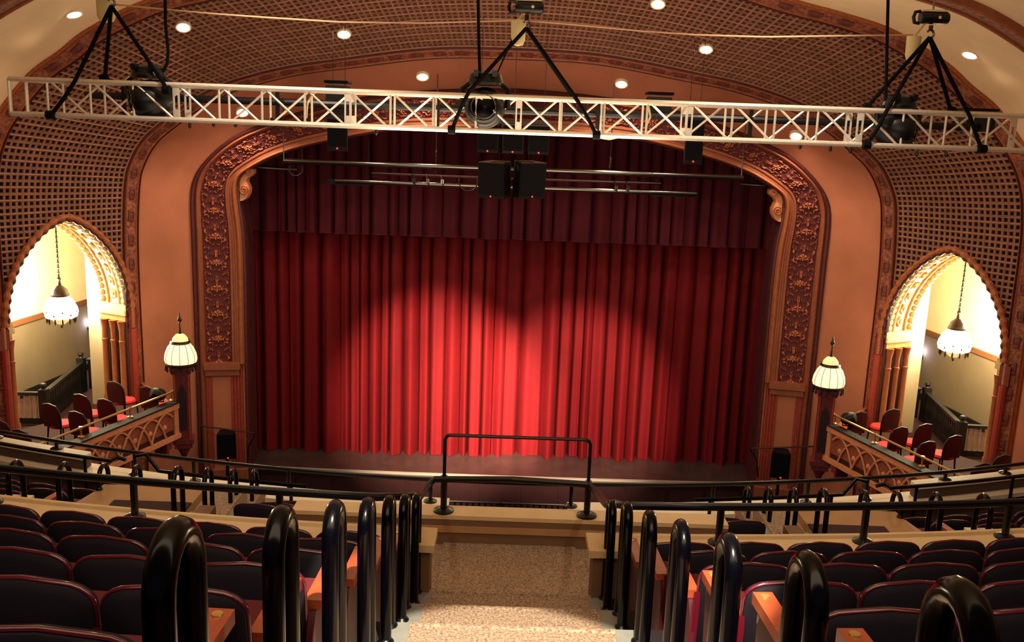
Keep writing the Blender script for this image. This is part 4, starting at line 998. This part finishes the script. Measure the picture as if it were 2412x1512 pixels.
pts = [(gx[0], YL+.1, -3.4)] + [(gx[0]+.05-.05*math.cos(a), YL+.1, gz-.05+.05*math.sin(a)) for a in np.linspace(0, R(90), 5)] + [(gx[1]-.05+.05*math.sin(a), YL+.1, gz-.05+.05*math.cos(a)) for a in np.linspace(0, R(90), 5)] + [(gx[1], YL+.1, -3.4)]
obj('hoop', MB().tube(pts, .017, 8), 'black_metal', g)
for x in gx:
    obj('post', MB().tube([(x, YL+.1, -3.725), (x, YL+.1, -3.36)], .032, 10), 'black_metal', g)
    obj('flange', MB().lathe([(.1, 0), (.1, .015), (.06, .035), (.03, .04)], (x, YL+.1, -3.725), 16), 'black_metal', g)
yf = lambda x: YFp+.12+bow(x, RF)
path = [(x, yf(x), -4.50) for x in np.linspace(-10, 10, 61)]
rail_thing('balcony_front_rail', path, .028, [(s*x, yf(x), -4.80 if x < 5.6 else -4.61, -4.50) for s in (-1, 1) for x in (.9, 2.75, 4.05, 4.9, 6.1, 7.1, 8.4)], 'long curved black pipe rail along the balcony front', 'rail')
for sx in (-1, 1):
    yb = lambda x: yf(x)-.5
    xs = np.linspace(9.5, 5.0, 16)
    pa = [(x*sx, yb(x), -4.45) for x in xs]
    pa += [(4.95*sx, yb(4.9)-.05, -4.40), (4.85*sx, yb(4.8)-.12, -4.33), (4.75*sx, yb(4.7)-.1, -4.36)]
    rail_thing('aisle_handrail', pa, .026, [(x*sx, yb(x), -5.0, -4.45) for x in (8.6, 6.9, 5.4)], 'black handrail behind the balcony front on the outer %s' % SIDE[sx], 'rail', 'outer handrails', post_r=.022)
    xs = np.linspace(4.35, 2.4, 10)
    pa = [(4.62*sx, yb(4.6)-.1, -4.30), (4.5*sx, yb(4.5)-.05, -4.28)] + [(x*sx, yb(x), -4.5) for x in xs]
    rail_thing('aisle_handrail', pa, .026, [(x*sx, yb(x), -5.1, -4.5) for x in (4.2, 3.4, 2.6)], 'bent black handrail behind the balcony front at the foot of the %s side aisle' % SIDE[sx], 'rail', 'bent handrails', post_r=.022, gloss='black_gloss')

# hoop handrails beside the aisles
def hoop(name, x, y, zb, zt, sep, r, tilt, label, group):
    t = thing(name, (x, y, zb), label, 'handrail', group)
    hs = sep/2; pts = [(x, y-hs, zb), (x, y-hs, zt-hs-r)]
    for a in np.linspace(0, math.pi, 11)[0:]: pts.append((x, y-hs*math.cos(a), zt-r-hs+hs*1.15*math.sin(a)))
    pts += [(x, y+hs, zb)]
    obj('hoop', MB().tube(pts, r, 14), 'black_gloss', t)
    for s in (-1, 1):
        obj('foot', MB().lathe([(r*1.5, 0), (r*1.5, .012), (r, .03)], (x, y+s*hs, zb), 12), 'black_metal', t)
yl = [1.75, 2.70, 3.62, 4.44, 5.29-.1, 6.07, 6.88]; yr = [1.60, 2.42, 3.28, 4.17, 5.07, 6.1, 6.9]
for sx, ys, x in ((-1, yl, -.64), (1, yr, .85)):
    for k, y in enumerate(ys):
        zb = ZK(k) if y+.11 <= YK(k) else ZK(k+1)
        hoop('aisle_hoop', x, min(y, YK(k)-.13), ZK(k), ZK(k)+.86, .185, .032, 0, 'black tubular hoop handrail %s of the centre aisle, %s from the top' % (SIDE[sx], ORD[k]), 'hoops beside the centre aisle')
for sx in (-1, 1):
    for inn, xx, y0 in ((1, 3.05, 8.5), (0, 4.28, 7.95)):
        for j in range(4):
            y = y0+.88*j; zt = -.388*y; 
            zb = -4.02-.34*j if inn else (-4.0 if y < 9.75 else -4.33)
            hoop('side_aisle_hoop', xx*sx, y, zb, zt, .24, .025, 0, 'black hoop handrail on the %s edge of the %s side aisle, %s from the parapet' % (['outer', 'inner'][inn], SIDE[sx], ORD[j]), 'hoops beside the side aisles')

# ------------------------------------------------------------------ theatre seats
def rounded(w, z0, z1, r, sag=.0):
    pts = [(-w/2, z0), (w/2, z0)]
    for a in np.linspace(0, R(90), 6): pts.append((w/2-r+r*math.cos(a), z1-r*.75+r*.75*math.sin(a)))
    pts.append((0, z1+.012))
    for a in np.linspace(R(90), R(180), 6): pts.append((-w/2+r+r*math.cos(a), z1-r*.75+r*.75*math.sin(a)))
    return pts
def seat_proto(end):
    t = thing('theatre_seat', (0, 0, 0))
    o = rounded(.478, .26, .80, .105); lean = lambda x, z, d: Vector((x, d-.12*(z-.3), z))
    mb = MB(); n = len(o)
    fr = [lean(x, z, .05) for x, z in o]; bk = [lean(x, z, 0) for x, z in o]
    cb, cf = lean(0, .55, -.035), lean(0, .55, .075)
    ib = [lean(x*.9, .55+(z-.55)*.9, -.02) for x, z in o]
    mb.add(fr+bk+ib+[cb, cf], [(i, (i+1) % n, 3*n+1) for i in range(n)] + [(n+(i+1) % n, n+i, i, (i+1) % n) for i in range(n)] + [(n+i, n+(i+1) % n, 2*n+(i+1) % n, 2*n+i) for i in range(n)] + [(2*n+i, 2*n+(i+1) % n, 3*n) for i in range(n)])
    obj('back_panel', mb, 'seat_back', t, local=True, ang=50)
    obj('edge_trim', MB().tube([lean(x*1.01, z+.004, .02) for x, z in o[1:]+o[:1]], .0085, 6), 'seat_trim', t, local=True, ang=60)
    obj('cushion', MB().box((0, .3, .43), (.47, .42, .1)).box((0, .28, .37), (.4, .34, .05)), 'seat_cushion', t, local=True)
    obj('armrest', MB().box((-.2525, .24, .53), (.05, .34, .035)).box((-.2525, .08, .52), (.045, .06, .05)), 'seat_trim', t, local=True)
    obj('side_standard', MB().prism([(-.268, -.02, 0), (-.268, .32, 0), (-.268, .36, .51), (-.268, .0, .51), (-.268, -.05, .66), (-.268, -.06, .6)], (.031, 0, 0)), 'seat_trim', t, local=True)
    if end:
        s = end
        ea = obj('end_armrest', MB().box((.262*s, .22, .61), (.075, .40, .045)), 'arm_wood', t, local=True)
        obj('end_standard', MB().prism([(.25*s, -.04, 0), (.25*s, .36, 0), (.25*s, .40, .5), (.25*s, .36, .59), (.25*s, .0, .59), (.25*s, -.05, .5)], (.03*s, 0, 0)), 'chair_maroon', t, local=True)
        obj('number_plate', MB().lathe([(.018, 0), (.016, .004), (0, .005)], (.262*s, .385, .633), 12), 'plate', ea, local=True)
    return t
prot = {e: seat_proto(e) for e in (0, -1, 1)}; usedp = set()
def put_seat(e, x, y, z, rz, label, group):
    o = prot[e] if e not in usedp else copy_tree(prot[e]); usedp.add(e)
    o.location = (x, y, z); o.rotation_euler = (0, 0, rz); tag(o, label, 'seat', group); return o
for k in range(1, 7):
    for sx in (-1, 1):
        for i in range(9):
            x = (-.64-.41-.505*i) if sx < 0 else (.85+.43+.505*i)
            y = YK(k)-.72+bow(x)
            if abs(x)-.3 > .74*(y+.3): break
            put_seat((1 if sx < 0 else -1) if i == 0 else 0, x, y, ZK(k), math.atan(x/RC),
                     'dark theatre seat %s from the centre aisle, %s row behind the parapet, %s block' % (ORD[i], ORD[6-k], SIDE[sx]), 'upper balcony seats')
for j in range(3):
    for sx in (-1, 1):
        for i in range(5):
            x = (.42+.515*i)*sx
            if abs(x) > 2.75: break
            y = LYB(j)+.05+bow(x)
            put_seat(0, x, y, LZ(j), math.atan(x/RC), 'maroon seat below the parapet, lower centre block, row %s, %s %s of the middle' % (ORD[j], ORD[i], SIDE[sx]), 'lower balcony centre seats')
        for i in range(5):
            x = (4.75+.515*i)*sx; y = LYB(j)-.85+bow(x)
            if abs(x) > .66*y: break
            put_seat((1 if sx < 0 else -1) if i == 0 else 0, x, y, LZ(j)+.3, math.atan(x/RC), 'maroon seat beyond the %s side aisle, lower row %s, %s from that aisle' % (SIDE[sx], ORD[j], ORD[i]), 'lower balcony side seats')
for e, o in prot.items():
    if e not in usedp:
        for ch in list(o.children): bpy.data.objects.remove(ch)
        bpy.data.objects.remove(o)

# ------------------------------------------------------------------ lift the whole building so that the main floor is z = 0
for o in bpy.data.objects:
    if o.parent is None and o.type != 'CAMERA': o.location.z += ZS
